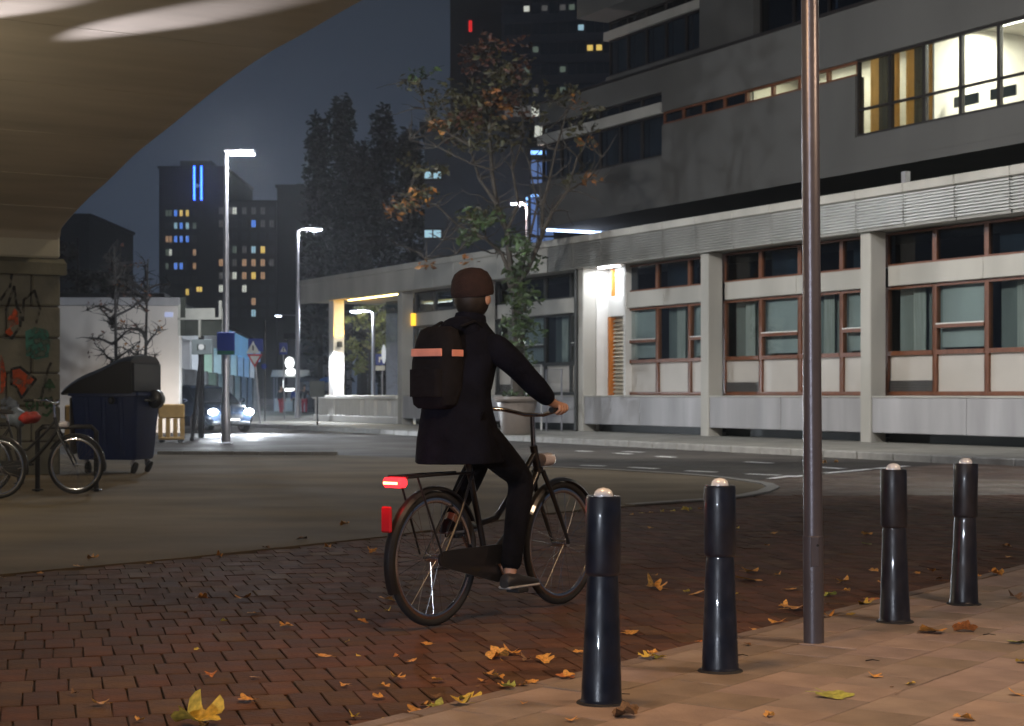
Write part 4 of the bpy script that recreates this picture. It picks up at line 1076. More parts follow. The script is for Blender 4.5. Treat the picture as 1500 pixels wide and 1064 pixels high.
# blue information board on the tall lamp's pole
e = empty('sign_board', at(331, 520, 40.55), 0, 'dark blue rectangular board fixed to the tall street lamp pole', 'sign'); s = S40
part('board', 'sign_blue', e, (-13 * s, 13 * s, -.03, 0, 0, 33 * s), c=.01); part('footer', 'sign_green', e, (-12.5 * s, 12.5 * s, -.034, -.031, .5 * s, 6 * s)); part('bracket', 'steel_galv', e, (-.09, .09, .001, .10, 10 * s, 13 * s))
# grey emblem board on a leaning pole
b0 = G(281, 646); Ys = b0.y; e = pole_obj('sign_post', 'leaning sign post with small grey board and round white emblem', b0, at(297, 500, Ys), .05, m='steel_dark'); s = sc_at(Ys)
c = at(296, 508.5, Ys - .06) - b0
part('board', 'sign_grey', e, (c.x - 15 * s, c.x + 15 * s, c.y - .02, c.y, c.z - 11 * s, c.z + 11 * s), c=.01)
b = MB(); b.lathe([(4.2 * s, 0), (4.2 * s, .006)], 20, Matrix.Translation((c.x - 1 * s, c.y - .021, c.z)) @ Matrix.Rotation(R(90), 4, 'X')); b.build('emblem', 'sign_white', e)
b = MB(); b.box(c.x - 7 * s, c.x - 5.4 * s, c.y - .026, c.y - .021, c.z - 5 * s, c.z + 4 * s); b.box(c.x + 3.4 * s, c.x + 5 * s, c.y - .026, c.y - .021, c.z - 4 * s, c.z + 3 * s); b.build('emblem_mark', 'sign_dark', e)
# big framed board seen behind it
Yb = 46; s = sc_at(Yb); p0 = at(293, 577, Yb); p0.z = 0
e = empty('direction_board', p0, R(-14), 'large framed board with pale top panel standing behind the small grey sign', 'sign')
z1 = CAM_H + (HZ - 441) * s; z0 = CAM_H + (HZ - 492) * s; zm = CAM_H + (HZ - 467) * s; hw = 34 * s
part('post', 'steel_dark', e, (-.06, .06, .02, .14, 0, z0)); part('upper_panel', 'sign_panel', e, (-hw + .2, hw - .2, 0, .03, zm + .03, z1 - .2)); part('lower_panel', 'sign_dark', e, (-hw + .2, hw, 0, .03, z0, zm - .03))
part('frame', 'sign_panel', e, (-hw - .01, hw + .01, -.05, -.002, zm - .029, zm + .029), (-.03, .03, -.05, -.002, z0 - .05, zm - .03), (hw - .06, hw + .01, -.05, -.002, zm + .03, z1), (-hw, -hw + .07, -.05, -.002, z0, z1 - .1))
part('side_panel', 'sign_dark', e, (-hw + .071, -hw + .199, -.04, .04, z0, z1 + .1)); part('side_panel', 'sign_panel', e, (hw + .02, hw + .16, .0, .03, z0, z1 - .2))
# give-way sign with warning triangle and blue backing
b0 = G(382, 625); Ys = b0.y; s = sc_at(Ys); e = pole_obj('traffic_sign', 'red-bordered give-way triangle below a white warning triangle on leaning post', b0, at(371, 500, Ys), .035)
def tri(cx, cy, w, up, y, m, nm, thick=.01):
    c = at(cx, cy, Ys) - b0; h = w * .87; sg = 1 if up else -1
    P = [(c.x - w / 2 * s, c.z - sg * h / 2 * s), (c.x + w / 2 * s, c.z - sg * h / 2 * s), (c.x, c.z + sg * h / 2 * s)]
    b = MB(); b.prism(P, 0, thick, Matrix.Translation((0, c.y + y, 0)) @ Matrix.Rotation(R(90), 4, 'X')); return b.build(nm, m, e, fix=True)
tri(373.5, 529, 23, False, -.05, 'sign_red', 'give_way_plate'); tri(373.5, 528, 14.5, False, -.064, 'sign_white', 'give_way_face')
tri(371, 509, 20, True, -.05, 'sign_white', 'warning_plate'); c = at(371, 510.5, Ys) - b0
part('warning_mark', 'sign_dark', e, (c.x - 1.1 * s, c.x + 1.1 * s, c.y - .07, c.y - .062, c.z - 3 * s, c.z + 4 * s))
c = at(374, 505, Ys) - b0; part('backing_board', 'sign_blue', e, (c.x - 11 * s, c.x + 11 * s, c.y + .06, c.y + .07, c.z - 10 * s, c.z + 9 * s))
# pedestrian crossing sign
b0 = G(417, 618); Ys = b0.y; s = sc_at(Ys); e = pole_obj('traffic_sign', 'square blue pedestrian crossing sign on thin post before the arcade', b0, at(415, 503, Ys), .03)
c = at(415.5, 511, Ys) - b0; part('plate', 'sign_blue', e, (c.x - 6 * s, c.x + 6 * s, c.y - .06, c.y - .04, c.z - 8.5 * s, c.z + 8.5 * s))
tri(415.5, 511.5, 9.5, True, -.062, 'sign_white', 'triangle', .006); part('figure_mark', 'sign_dark', e, (c.x - .8 * s, c.x + .8 * s, c.y - .078, c.y - .069, c.z - 4 * s, c.z + 1.5 * s))
# thin post with round blue sign
b0 = G(388, 622); Ys = b0.y; s = sc_at(Ys); e = pole_obj('traffic_sign', 'tall thin dark post with small round blue plate left of the crossing sign', b0, at(388, 470, Ys), .03, m='steel_dark')
c = at(387, 537, Ys) - b0; MB().lathe([(4.2 * s, 0), (4.2 * s, .01)], 18, Matrix.Translation((c.x, c.y - .04, c.z)) @ Matrix.Rotation(R(90), 4, 'X')).build('plate', 'sign_blue', e)
# short dark sign near the portico
b0 = G(465, 628); Ys = b0.y; s = sc_at(Ys); e = pole_obj('sign_post', 'short dark post with blank dark board left of the lit column', b0, at(465, 566, Ys), .03, m='steel_dark')
c = at(465, 570, Ys) - b0; part('board', 'sign_dark', e, (c.x - 11 * s, c.x + 11 * s, c.y - .05, c.y - .03, c.z - 12 * s, c.z + 12 * s), c=.01)
# parking sign seen through the portico
b0 = at(560, 620, 70); b0.z = 0; Ys = 70; s = sc_at(70); e = pole_obj('traffic_sign', 'blue square sign with white plates seen through the portico', b0, at(560, 510, Ys), .035)
c = at(557, 527, Ys) - b0; part('plate', 'sign_blue', e, (c.x - 7 * s, c.x + 7 * s, -.06, -.04, c.z - 8 * s, c.z + 8 * s)); part('sub_plate', 'sign_white', e, (c.x - 7 * s, c.x + 7 * s, -.06, -.04, c.z - 16 * s, c.z - 9 * s), c=.005)
part('symbol', 'sign_white', e, (c.x - 2 * s, c.x, -.066, -.061, c.z - 4 * s, c.z + 4 * s), (c.x, c.x + 2.2 * s, -.066, -.061, c.z, c.z + 4 * s))
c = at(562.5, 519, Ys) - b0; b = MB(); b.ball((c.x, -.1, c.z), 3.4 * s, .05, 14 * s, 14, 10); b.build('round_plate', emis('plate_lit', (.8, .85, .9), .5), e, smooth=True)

# yellow-beige plastic barrier
b0 = G(251, 648); s = sc_at(b0.y); mat('barrier_plastic', (.50, .31, .11), rough=.55, var=.15, scale=5)
def barrier(loc, label, k=1.):
    e = empty('road_barrier', loc, R(8), label, 'barrier', None); b = MB(); w, h = 19 * s * k, 56 * s * k
    b.box(-w, w, -.05, .05, h * .62, h, .03)
    for x in (-w, -w * .42, w * .14, w * .66): b.box(x, x + w * .34, -.045, .045, .14, h * .62 - .001, .01)
    b.box(-w, w, -.05, .05, .06, .139, .02); b.build('panel', 'barrier_plastic', e)
    for x in (-w * .7, w * .7): part('foot', 'rubber', e, (x - .06, x + .06, -.22, .22, 0, .06), c=.015)
barrier(b0, 'beige slotted plastic road barrier right of the waste container')
barrier(G(100, 655) + Vector((.25, 0, 0)), 'beige plastic road barrier mostly hidden between pier and waste container', 1.0)

# ================================================================== BOLLARDS AND POLE
def bollard(px, py, label, m):
    p = G(px, py, PZ); e = empty('bollard', p, 0, label, 'bollard', 'bollards along the pavement edge')
    e.scale = (1, 1, .965); e.rotation_euler = (R(rnd.uniform(-.7, .7)), R(rnd.uniform(-.7, .7)), rnd.uniform(0, 1))
    MB().lathe([(.083, -.02), (.084, .004), (.079, .014), (.077, .02), (.060, .47), (.057, .50)], 40).build('lower_shaft', m, e, smooth=True)
    MB().lathe([(.056, .497), (.064, .505), (.067, .515), (.067, .795), (.064, .805), (.05, .807)], 40).build('upper_shaft', m, e, smooth=True)
    b = MB(); b.lathe([(.037, .800), (.037, .813), (.033, .826), (.021, .836), (.003, .840)], 24); b.build('dome', 'reflector_white', e, smooth=True)
    MB().lathe([(.052, .8068), (.063, .8068), (.063, .8085), (.052, .8085)], 36, cap=False).build('top_ring', 'chrome', e, smooth=True)
    MB().lathe([(.088, -.02), (.096, .0), (.092, .006), (.083, .008)], 32).build('collar', 'rubber', e, smooth=True)
    return e
bollard(881, 1030, 'nearest navy bollard, lowest in the picture', 'navy_paint')
bollard(1055, 983, 'second navy bollard, just left of the grey pole', 'navy_paint')
bollard(1311, 911, 'dark bollard standing first to the right of the grey pole', 'black_paint')
bollard(1412, 885, 'farthest dark bollard at the right edge of the row', 'black_paint')
pp = G(1192, 942, PZ)
e = empty('lamp_pole', pp, 0, 'tall round grey metal pole standing between the bollards', 'pole'); e.rotation_euler = (0, R(-.35), 0)
mat('pole_grey', (.125, .118, .135), rough=.34, metal=.45, var=.10, scale=5, bump=.05, bscale=60)
HP = 4.35
MB().tube([(0, 0, -.02), (0, 0, .5), (0, 0, .503), (0, 0, 1.6), (0, 0, HP)], [.0475, .0475, .0445, .0425, .038], 32).build('shaft', 'pole_grey', e, smooth=True)
part('hatch', 'pole_grey', e, (-.02, .02, -.0485, -.042, .36, .50), c=.003)
MB().lathe([(.006, 0), (.006, .004)], 12, Matrix.Translation((.012, -.0485, .46)) @ Matrix.Rotation(R(90), 4, 'X')).build('hatch_bolt', 'rubber', e)
MB().lathe([(.039, HP), (.039, HP + .02), (.01, HP + .04)], 20).build('cap', 'rubber', e, smooth=True)

# ================================================================== BICYCLES
mat('bike_black', (.015, .015, .016), rough=.35, coat=.4); mat('bike_blue', (.05, .12, .16), rough=.35, coat=.4); mat('bike_red', (.35, .03, .025), rough=.4)
mat('skin', (.50, .29, .20), rough=.55, var=.08, scale=10); mat('coat_cloth', (.005, .0058, .012), rough=.95, spec=.15, var=.4, scale=9, bump=1.0, bscale=11)
mat('trouser_cloth', (.0055, .0055, .008), rough=.95, spec=.15, var=.4, scale=9, bump=1.0, bscale=13); mat('hat_cloth', (.026, .012, .011), rough=.9, var=.3, scale=30, bump=.4, bscale=120)
mat('hair', (.018, .012, .009), rough=.6, var=.3, scale=40); mat('shoe', (.03, .03, .032), rough=.5); mat('bag_cloth', (.008, .0075, .010), rough=.9, spec=.2, var=.3, scale=12, bump=.6, bscale=16)
mat('reflect_strip', (.85, .36, .28), rough=.35, var=.1, scale=20); mat('saddle', (.05, .05, .055), rough=.3, coat=.5); mat('sole', (.40, .40, .40), rough=.6)
tail_red = emis('tail_lamp', (1, .015, .02), 5); tail_core = emis('tail_core', (1, .35, .12), 10)
mat('red_reflector', (.55, .02, .03), rough=.2, coat=1); head_white = mat('head_shell', (.78, .74, .80), rough=.3, var=.04, coat=.5)
WB = 1.12; WRD = .345
def ring(R_, r_, n=48, m=10):
    return [(R_ * math.cos(2 * math.pi * k / n), 0, R_ * math.sin(2 * math.pi * k / n)) for k in range(n)]
def wheel(parent, x, spin=0.):
    w = empty('wheel', (x, 0, WRD)); w.parent = parent
    b = MB(); b.tube(ring(WRD - .019, 0, 56), .019, 10, closed=True); b.build('tyre', 'rubber', w, smooth=True)
    b = MB(); b.tube(ring(WRD - .046, 0, 56), .011, 8, closed=True, squash=1.5); b.build('rim', 'chrome', w, smooth=True)
    b = MB()
    for k in range(28):
        a = 2 * math.pi * k / 28 + spin; a2 = a + (.5 if k % 4 < 2 else -.5); sd = .03 if k % 2 else -.03
        b.tube([(.02 * math.cos(a2), sd, .02 * math.sin(a2)), ((WRD - .05) * math.cos(a), 0, (WRD - .05) * math.sin(a))], .0014, 4)
    b.build('spokes', 'chrome', w)
    b = MB(); b.lathe([(.018, -.05), (.022, -.035), (.022, .035), (.018, .05)], 14, Matrix.Rotation(R(90), 4, 'X')); b.build('hub', 'chrome', w, smooth=True)
def fender(x, a0, a1, w=.028):
    b = MB(); rr = WRD + .018; rings = []
    for k in range(23):
        a = R(a0 + (a1 - a0) * k / 22); c, s_ = math.cos(a), math.sin(a)
        rings.append([Vector((x + (rr + dz) * c, dy, WRD + (rr + dz) * s_)) for dy, dz in ((-w, -.012), (-w * .6, .004), (0, .009), (w * .6, .004), (w, -.012), (w * .55, -.003), (0, .002), (-w * .55, -.003))])
    return b.loft(rings)
def bicycle(loc, heading, label, fm='bike_black', crank=-58, lit=False, steer=0., grp=None, crate=False):
    e = empty('bicycle', loc, heading, label, 'bicycle', grp)
    wheel(e, 0); wheel(e, WB, .1)
    bb = (.44, 0, .29); st = (.27, 0, .86); ht = (.86, 0, .90); hb = (.90, 0, .76)
    fr = MB(); fr.tube([bb, st], .0165, 10); fr.tube([hb, (.80, 0, .62), (.62, 0, .42), bb], .022, 10); fr.tube([(ht[0] + .01, 0, ht[2] - .04), (.70, 0, .68), (.52, 0, .52), (.375, 0, .50)], .016, 10); fr.tube([ht, hb], .021, 10)
    for sd in (-1, 1):
        fr.tube([(bb[0], sd * .03, bb[2]), (.2, sd * .06, .32), (0, sd * .062, WRD)], .009, 8); fr.tube([(.30, sd * .02, .78), (.15, sd * .055, .56), (0, sd * .062, WRD)], .008, 8)
    fr.build('frame', fm, e, smooth=True)
    fk = MB()
    fk.tube([(.905, 0, .75), (.90, 0, .78)], .03, 10)
    for sd in (-1, 1): fk.tube([(.905, sd * .03, .76), (.95, sd * .05, .66), (1.06, sd * .055, .46), (WB, sd * .055, WRD)], [.014, .014, .012, .009], 8)
    fk.build('fork', fm, e, smooth=True)
    fender(0, 28, 205).build('rear_fender', 'bike_black', e, smooth=True); fender(WB, -12, 150).build('front_fender', 'bike_black', e, smooth=True)
    sp = MB().tube([(.285, 0, .82), (.255, 0, .95)], .013, 10).build('seat_post', 'chrome', e, smooth=True)
    b = MB(); rings = []
    for x, hw_, z, th in ((.08, .05, .965, .03), (.10, .095, .972, .045), (.16, .105, .975, .05), (.24, .07, .972, .045), (.30, .035, .968, .035), (.355, .022, .962, .022)):
        rings.append([Vector((x, hw_ * math.cos(t), z + th * .55 * math.sin(t) - (.012 if math.sin(t) < -.2 else 0))) for t in [2 * math.pi * k / 14 for k in range(14)]])
    b.loft(rings); b.build('saddle', 'saddle', e, smooth=True)
    hbz = 1.10
    MB().tube([ht, (.85, 0, 1.06)], .014, 10).build('stem', 'chrome', e, smooth=True)
    h = MB().tube([(.62, -.30, hbz), (.72, -.29, hbz + .005), (.83, -.20, hbz + .0), (.87, -.06, hbz - .03), (.87, .06, hbz - .03), (.83, .20, hbz), (.72, .29, hbz + .005), (.62, .30, hbz)], .0115, 10).build('handlebar', 'chrome', e, smooth=True)
    for sd in (-1, 1): MB().tube([(.61, sd * .30, hbz), (.73, sd * .288, hbz + .005)], .016, 10).build('grip', 'rubber', h, smooth=True)
    b = MB(); a = R(crank)
    b.lathe([(.09, -.003), (.09, .003)], 30, Matrix.Translation((bb[0], -.055, bb[2])) @ Matrix.Rotation(R(90), 4, 'X')); b.build('chainring', 'chrome', e)
    cg = MB(); P = []
    for t in range(90, 271, 15): P.append((0 + .042 * math.cos(R(t)), WRD + .042 * math.sin(R(t))))
    for t in range(-90, 91, 15): P.append((bb[0] + .10 * math.cos(R(t)), bb[2] + .10 * math.sin(R(t))))
    cg.prism(P, .062, .075, Matrix.Rotation(R(90), 4, 'X')); cg.build('chain_guard', 'bike_black', e, fix=True)
    for sd, sg in ((-1, 1), (1, -1)):
        px_, pz_ = bb[0] + sg * .17 * math.cos(a), bb[2] + sg * .17 * math.sin(a)
        c = MB().tube([(bb[0], sd * .085, bb[2]), (px_, sd * .09, pz_)], .010, 8).build('crank', 'chrome', e, smooth=True)
        part('pedal', 'rubber', c, (px_ - .045, px_ + .045, sd * .095, sd * .18, pz_ - .012, pz_ + .012), c=.004)
    rk = MB(); zr = .775
    for sd in (-1, 1):
        rk.tube([(.24, sd * .05, zr + .0), (-.05, sd * .06, zr), (-.28, sd * .06, zr - .005)], .007, 8); rk.tube([(-.20, sd * .06, zr), (-.02, sd * .075, WRD + .02)], .006, 8)
    for x in (-.28, -.14, 0, .12): rk.tube([(x, -.06, zr), (x, .06, zr)], .006, 6)
    rk.build('rear_rack', 'bike_black', e, smooth=True)
    b = MB(); b.box(-.335, -.265, -.06, .06, zr - .055, zr - .005, .014); tl = b.build('tail_lamp', tail_red if lit else MATS['red_reflector'], e)
    if lit:
        part('tail_core', tail_core, tl, (-.338, -.3355, -.045, .045, zr - .038, zr - .026))
        light('tail_light', 'POINT', (-.45, 0, zr - .04), .8, (1, .05, .05), e, size=.03)
    part('red_flap', 'red_reflector', e, (-.375, -.352, -.032, .032, .50, .63), c=.008)
    b = MB(); b.lathe([(.036, .0), (.036, .085), (.031, .10)], 22, Matrix.Translation((.93, 0, .82)) @ Matrix.Rotation(R(90), 4, 'Y')); hl = b.build('head_lamp', head_white, e, smooth=True)
    b = MB(); b.lathe([(.031, .1), (.02, .106), (.002, .108)], 20, Matrix.Translation((.93, 0, .82)) @ Matrix.Rotation(R(90), 4, 'Y')); b.build('lamp_glass', emis('bike_beam', (1, .97, .9), 12) if lit else MATS['reflector_white'], hl, smooth=True)
    MB().tube([(.42, .05, .29), (.36, .16, .14), (.34, .19, .02)] if not lit else [(.40, .06, .28), (.2, .09, .27), (.12, .1, .27)], .009, 8).build('kickstand', 'chrome', e, smooth=True)
    if crate:
        for sd in (0,): part('basket', 'sign_dark', e, (.95, 1.27, -.19, .19, .86, 1.10), c=.01)
    return e
HD = math.atan2(.798, .602)
RB = Vector((-.40, 8.66, .014))
bike = bicycle(RB, HD, 'black city bicycle being ridden across the brick road with red tail lamp lit', lit=True)
# bicycles and hoops beside the pier
bicycle(G(88, 727) + Vector((-.95, .25, .02)), R(-8) + 0, 'parked black bicycle leaning in the rack nearest the dumpster', 'bike_black', crank=20, grp='bicycles parked by the pier')
bicycle(G(30, 728) + Vector((-1.15, -.35, .02)), R(-14), 'parked bluish bicycle cut by the left picture edge', 'bike_blue', crank=80, grp='bicycles parked by the pier')
def hoop(x0, x1, y, label):
    A = G(x0, y); B_ = G(x1, y); e = empty('bicycle_hoop', A, 0, label, 'bicycle rack', 'bicycle hoops'); w = B_.x - A.x
    MB().tube([(0, 0, 0), (0, 0, .74), (.06, 0, .80), (w - .06, 0, .80), (w, 0, .74), (w, 0, 0)], .03, 10).build('hoop', 'steel_dark', e, smooth=True)
    for x in (0, w): MB().lathe([(.07, 0), (.07, .012), (.04, .02)], 16, Matrix.Translation((x, 0, .03))).build('foot', 'steel_dark', e)
hoop(55, 141, 722, 'dark steel bicycle hoop right of the parked bicycles')
hoop(-40, 28, 712, 'dark steel bicycle hoop behind the parked bicycles')
# coloured bags on the parked bicycle
mat('bag_red', (.45, .04, .03), rough=.6, var=.3, scale=12); mat('bag_blue', (.22, .27, .34), rough=.6, var=.3, scale=8)
def soft(name, label, c, r, m, cat):
    b = MB(); b.ball(c, r[0], r[1], r[2], 16, 10); o = b.build(name, m, smooth=True)
    for v in o.data.vertices:
        n_ = math.sin(v.co.x * 31) * math.cos(v.co.z * 27 + v.co.y * 19); v.co += Vector((n_ * .018, 0, n_ * .022))
    tag(o, label, cat); return o
p = at(44, 612, 20.7); soft('cloth_bag', 'crumpled red bag lying on the parked bicycle', p, (.13, .12, .07), 'bag_red', 'bag')
p = at(26, 612, 20.9); soft('cloth_bag', 'crumpled pale blue bag on the bicycle at the left edge', p, (.13, .14, .12), 'bag_blue', 'bag')

# ================================================================== WASTE CONTAINER
mat('container_blue', (.014, .030, .12), rough=.45, var=.12, scale=4); mat('container_black', (.014, .015, .017), rough=.38, var=.15, coat=.2); mat('container_grey', (.24, .23, .215), rough=.6)
c0 = G(172, 694); Yc = 25.5; s = sc_at(Yc)
wc = empty('waste_container', (at(170, 577, Yc).x, Yc, 0), R(-10), 'dark blue four-wheeled waste container with its black lid propped open', 'waste container')
wc.scale = (.84, .95, 1)
def ringrect(hx, hy, z, r=.06, cx=0., cy=0.):
    P = []
    for sx_, sy_, a0 in ((1, 1, 0), (-1, 1, 90), (-1, -1, 180), (1, -1, 270)):
        for k in range(4):
            a = R(a0 + 30 * k); P.append(Vector((cx + sx_ * (hx - r) + r * math.cos(a), cy + sy_ * (hy - r) + r * math.sin(a), z)))
    return P
MB().loft([ringrect(.53, .38, .22), ringrect(.55, .40, .26), ringrect(.62, .50, 1.16), ringrect(.66, .54, 1.17), ringrect(.66, .54, 1.22)]).build('body', 'container_blue', wc, smooth=True)
for x in (-.32, 0, .32): MB().loft([[Vector((x + a, -.40 - .10 * t - .018 * (abs(a) < .03), .28 + .86 * t)) for a in (-.05, -.025, .025, .05)] + [Vector((x + a, -.36 - .10 * t, .28 + .86 * t)) for a in (.05, -.05)] for t in (0, 1)]).build('rib', 'container_blue', wc, fix=True)
part('side_panel', 'container_grey', wc, (-.665, -.645, -.44, .40, .3, 1.14), c=.008)
for sx_ in (-1, 1):
    MB().tube([(sx_ * .66, -.25, 1.1), (sx_ * .74, -.25, 1.1), (sx_ * .74, .25, 1.1), (sx_ * .66, .25, 1.1)], .02, 8).build('handle', 'container_black', wc, smooth=True)
MB().lathe([(.03, 0), (.055, .02), (.055, .06), (.03, .08)], 16, Matrix.Translation((.20, -.55, 1.10)) @ Matrix.Rotation(R(90), 4, 'X')).build('lock', 'container_black', wc, smooth=True)
MB().lathe([(.12, -.09), (.14, -.05), (.14, .09), (.12, .1)], 18, Matrix.Translation((.72, .1, 1.12)) @ Matrix.Rotation(R(90), 4, 'X')).build('lid_hinge', 'container_black', wc, smooth=True)
ld = MB(); rings = []
for k in range(13):
    t = k / 12; x = -.74 + 1.30 * t; z = 1.24 + .46 * math.sin(t * 1.45) + .02 * math.sin(t * 9)
    zb_ = min(1.205, z - .06); rings.append([Vector((x, -.57, zb_)), Vector((x, -.60, z - .03)), Vector((x, -.45, z + .045)), Vector((x, 0, z + .075)), Vector((x, .45, z + .045)), Vector((x, .58, z - .03)), Vector((x, .56, zb_)), Vector((x, 0, zb_))])
ld.loft(rings); ld.build('lid', 'container_black', wc, smooth=True, fix=True)
part('lid_end', 'container_black', wc, (.52, .60, -.56, .56, 1.22, 1.66), c=.02)
for sx_ in (-.42, .45):
    for sy_ in (-.28, .3):
        cs = MB().box(sx_ - .03, sx_ + .03, sy_ - .05, sy_ + .05, .12, .22, .01).build('castor', 'steel_galv', wc)
        MB().lathe([(.06, -.028), (.095, -.02), (.095, .02), (.06, .028)], 20, Matrix.Translation((sx_ + .03, sy_, .097)) @ Matrix.Rotation(R(90 + (25 if sx_ > 0 else 0)), 4, 'Y')).build('wheel', 'rubber', cs, smooth=True)

# ================================================================== CAR
mat('car_paint', (.030, .045, .075), rough=.25, metal=.4, coat=.8); mat('car_glass', (.015, .02, .025), rough=.06, coat=1); mat('car_trim', (.02, .02, .022), rough=.5)
beam = emis('head_beam', (.82, .90, 1.), 60)
CY = 53.7
car = empty('car', (at(297, 577, CY).x, CY, 0), math.atan2(-.82, .57), 'dark car with both headlights on, driving towards the plaza', 'car')
def csec(x, hw_, zb, zt_, bul=.04):
    return [Vector((x, y, z)) for y, z in ((-hw_ * .86, zb), (-hw_ - bul * .3, zb + .12), (-hw_ - bul, (zb + zt_) / 2), (-hw_ * .97, zt_ - .05), (-hw_ * .86, zt_), (hw_ * .86, zt_), (hw_ * .97, zt_ - .05), (hw_ + bul, (zb + zt_) / 2), (hw_ + bul * .3, zb + .12), (hw_ * .86, zb))]
MB().loft([csec(-2.1, .66, .35, .86), csec(-2.02, .78, .24, .96), csec(-1.3, .84, .20, 1.0), csec(0, .85, .19, .96), csec(.8, .85, .20, .95), csec(1.5, .82, .20, .86), csec(1.95, .76, .22, .74), csec(2.1, .62, .30, .64)]).build('body', 'car_paint', car, smooth=True)
def gsec(x, hw_, z0_, z1_, ht_): return [Vector((x, y, z)) for y, z in ((-hw_, z0_), (-ht_, z1_), (ht_, z1_), (hw_, z0_))]
gh = MB().loft([gsec(-1.95, .70, .94, .97, .66), gsec(-1.45, .76, .94, 1.38, .58), gsec(-.3, .77, .92, 1.45, .58), gsec(.25, .77, .92, 1.40, .57), gsec(1.15, .74, .88, .93, .68)]).build('cabin_glass', 'car_glass', car)
MB().loft([[Vector((x, y, z + d)) for y, d in ((-w_, -.03), (-w_ * .8, .025), (w_ * .8, .025), (w_, -.03))] for x, w_, z in ((-1.5, .58, 1.38), (-.9, .60, 1.43), (-.3, .60, 1.46), (.28, .58, 1.40))]).build('roof', 'car_paint', car, smooth=True)
for sd in (-1, 1):
    MB().bar((1.15, sd * .73, .90), (.25, sd * .585, 1.41), .06, .05, .01).build('pillar', 'car_paint', car)
    b = MB(); b.ball((.85, sd * .96, 1.0), .07, .11, .075, 12, 8); b.build('mirror', 'car_paint', car, smooth=True)
    b = MB(); b.ball((1.98, sd * .60, .64), .13, .17, .085, 14, 8); h = b.build('headlight', 'car_trim', car, smooth=True)
    b = MB(); b.ball((2.07, sd * .60, .64), .07, .16, .10, 14, 8); b.build('lens', beam, h, smooth=True)
    light('headlight_beam', 'SPOT', (2.2, sd * .6, .64), 1800, (.85, .92, 1), car, size=.06, spot=R(75), blend=.8, target=(9, sd * .9, -.25))
    light('headlight_glow', 'POINT', (2.3, sd * .6, .66), 110, (.8, .9, 1), car, size=.08)
    for x in (-1.28, 1.30):
        w = empty('wheel', (x, sd * .80, .31)); w.parent = car; Mw = Matrix.Rotation(R(90), 4, 'X')
        MB().lathe([(.2, -.09), (.30, -.085), (.31, -.05), (.31, .05), (.30, .085), (.2, .09)], 26, Mw).build('tyre', 'rubber', w, smooth=True)
        MB().lathe([(.03, -.095), (.1, -.07), (.2, -.092), (.2, .092), (.1, .07), (.03, .095)], 20, Mw).build('rim', 'steel_galv', w, smooth=True)
part('grille', 'car_trim', car, (2.06, 2.12, -.38, .38, .45, .56), c=.01); part('bumper', 'car_trim', car, (1.98, 2.13, -.62, .62, .24, .36), c=.03)
part('number_plate', 'sign_white', car, (2.125, 2.14, -.26, .26, .37, .445), c=.004)

# ================================================================== PEOPLE
def skinned(name, V_, E_, Rr, m, parent=None, root=0, sub=2, smooth=True):
    me = bpy.data.meshes.new(name); me.from_pydata([tuple(v) for v in V_], E_, [])
    o = bpy.data.objects.new(name, me); COL.objects.link(o)
    if parent: o.parent = parent
    me.materials.append(MATS[m] if isinstance(m, str) else m)
    sk = o.modifiers.new('skin', 'SKIN'); sk.use_smooth_shade = True; sk.branch_smoothing = .6
    lay = me.skin_vertices[0].data if me.skin_vertices else None
    if lay is None:
        import bmesh as _b
        bm = _b.new(); bm.from_mesh(me); bm.verts.layers.skin.verify(); bm.to_mesh(me); bm.free(); lay = me.skin_vertices[0].data
    for i, r_ in enumerate(Rr):
        lay[i].radius = r_ if isinstance(r_, tuple) else (r_, r_)
        lay[i].use_root = (i == root)
    sb = o.modifiers.new('sub', 'SUBSURF'); sb.levels = sub; sb.render_levels = sub
    return o
class SK:
    def __init__(s): s.v = []; s.e = []; s.r = []
    def pt(s, p, r_, frm=None):
        s.v.append(Vector(p)); s.r.append(r_)
        if frm is not None: s.e.append((frm, len(s.v) - 1))
        return len(s.v) - 1
    def chain(s, frm, pts):
        for p, r_ in pts: frm = s.pt(p, r_, frm)
        return frm
    def done(s, name, m, parent=None, sub=2): return skinned(name, s.v, s.e, s.r, m, parent, 0, sub)

# --- the cyclist (in the bicycle's own frame: x forward, y left)
rider = empty('person', RB, HD, 'person in dark coat and brown knitted hat riding the bicycle away to the right', 'person')
a_ = R(-58); bbx, bbz = .44, .29
pr = (bbx + .17 * math.cos(a_), bbz + .17 * math.sin(a_)); pl_ = (bbx - .17 * math.cos(a_), bbz - .17 * math.sin(a_))
k = SK()
pel = k.pt((.19, 0, 1.06), (.15, .13)); sp1 = k.pt((.20, 0, 1.22), (.14, .12), pel); ch = k.pt((.25, 0, 1.40), (.145, .10), sp1)
nk0 = k.pt((.285, 0, 1.53), .075, ch); nk = k.pt((.305, 0, 1.58), .055, nk0); hd0 = k.pt((.325, 0, 1.63), .070, nk); hd1 = k.pt((.335, 0, 1.69), .088, hd0); hd2 = k.pt((.330, 0, 1.745), .082, hd1)
k.pt((.425, -.01, 1.675), .013, hd1)                      # nose
GR = {}
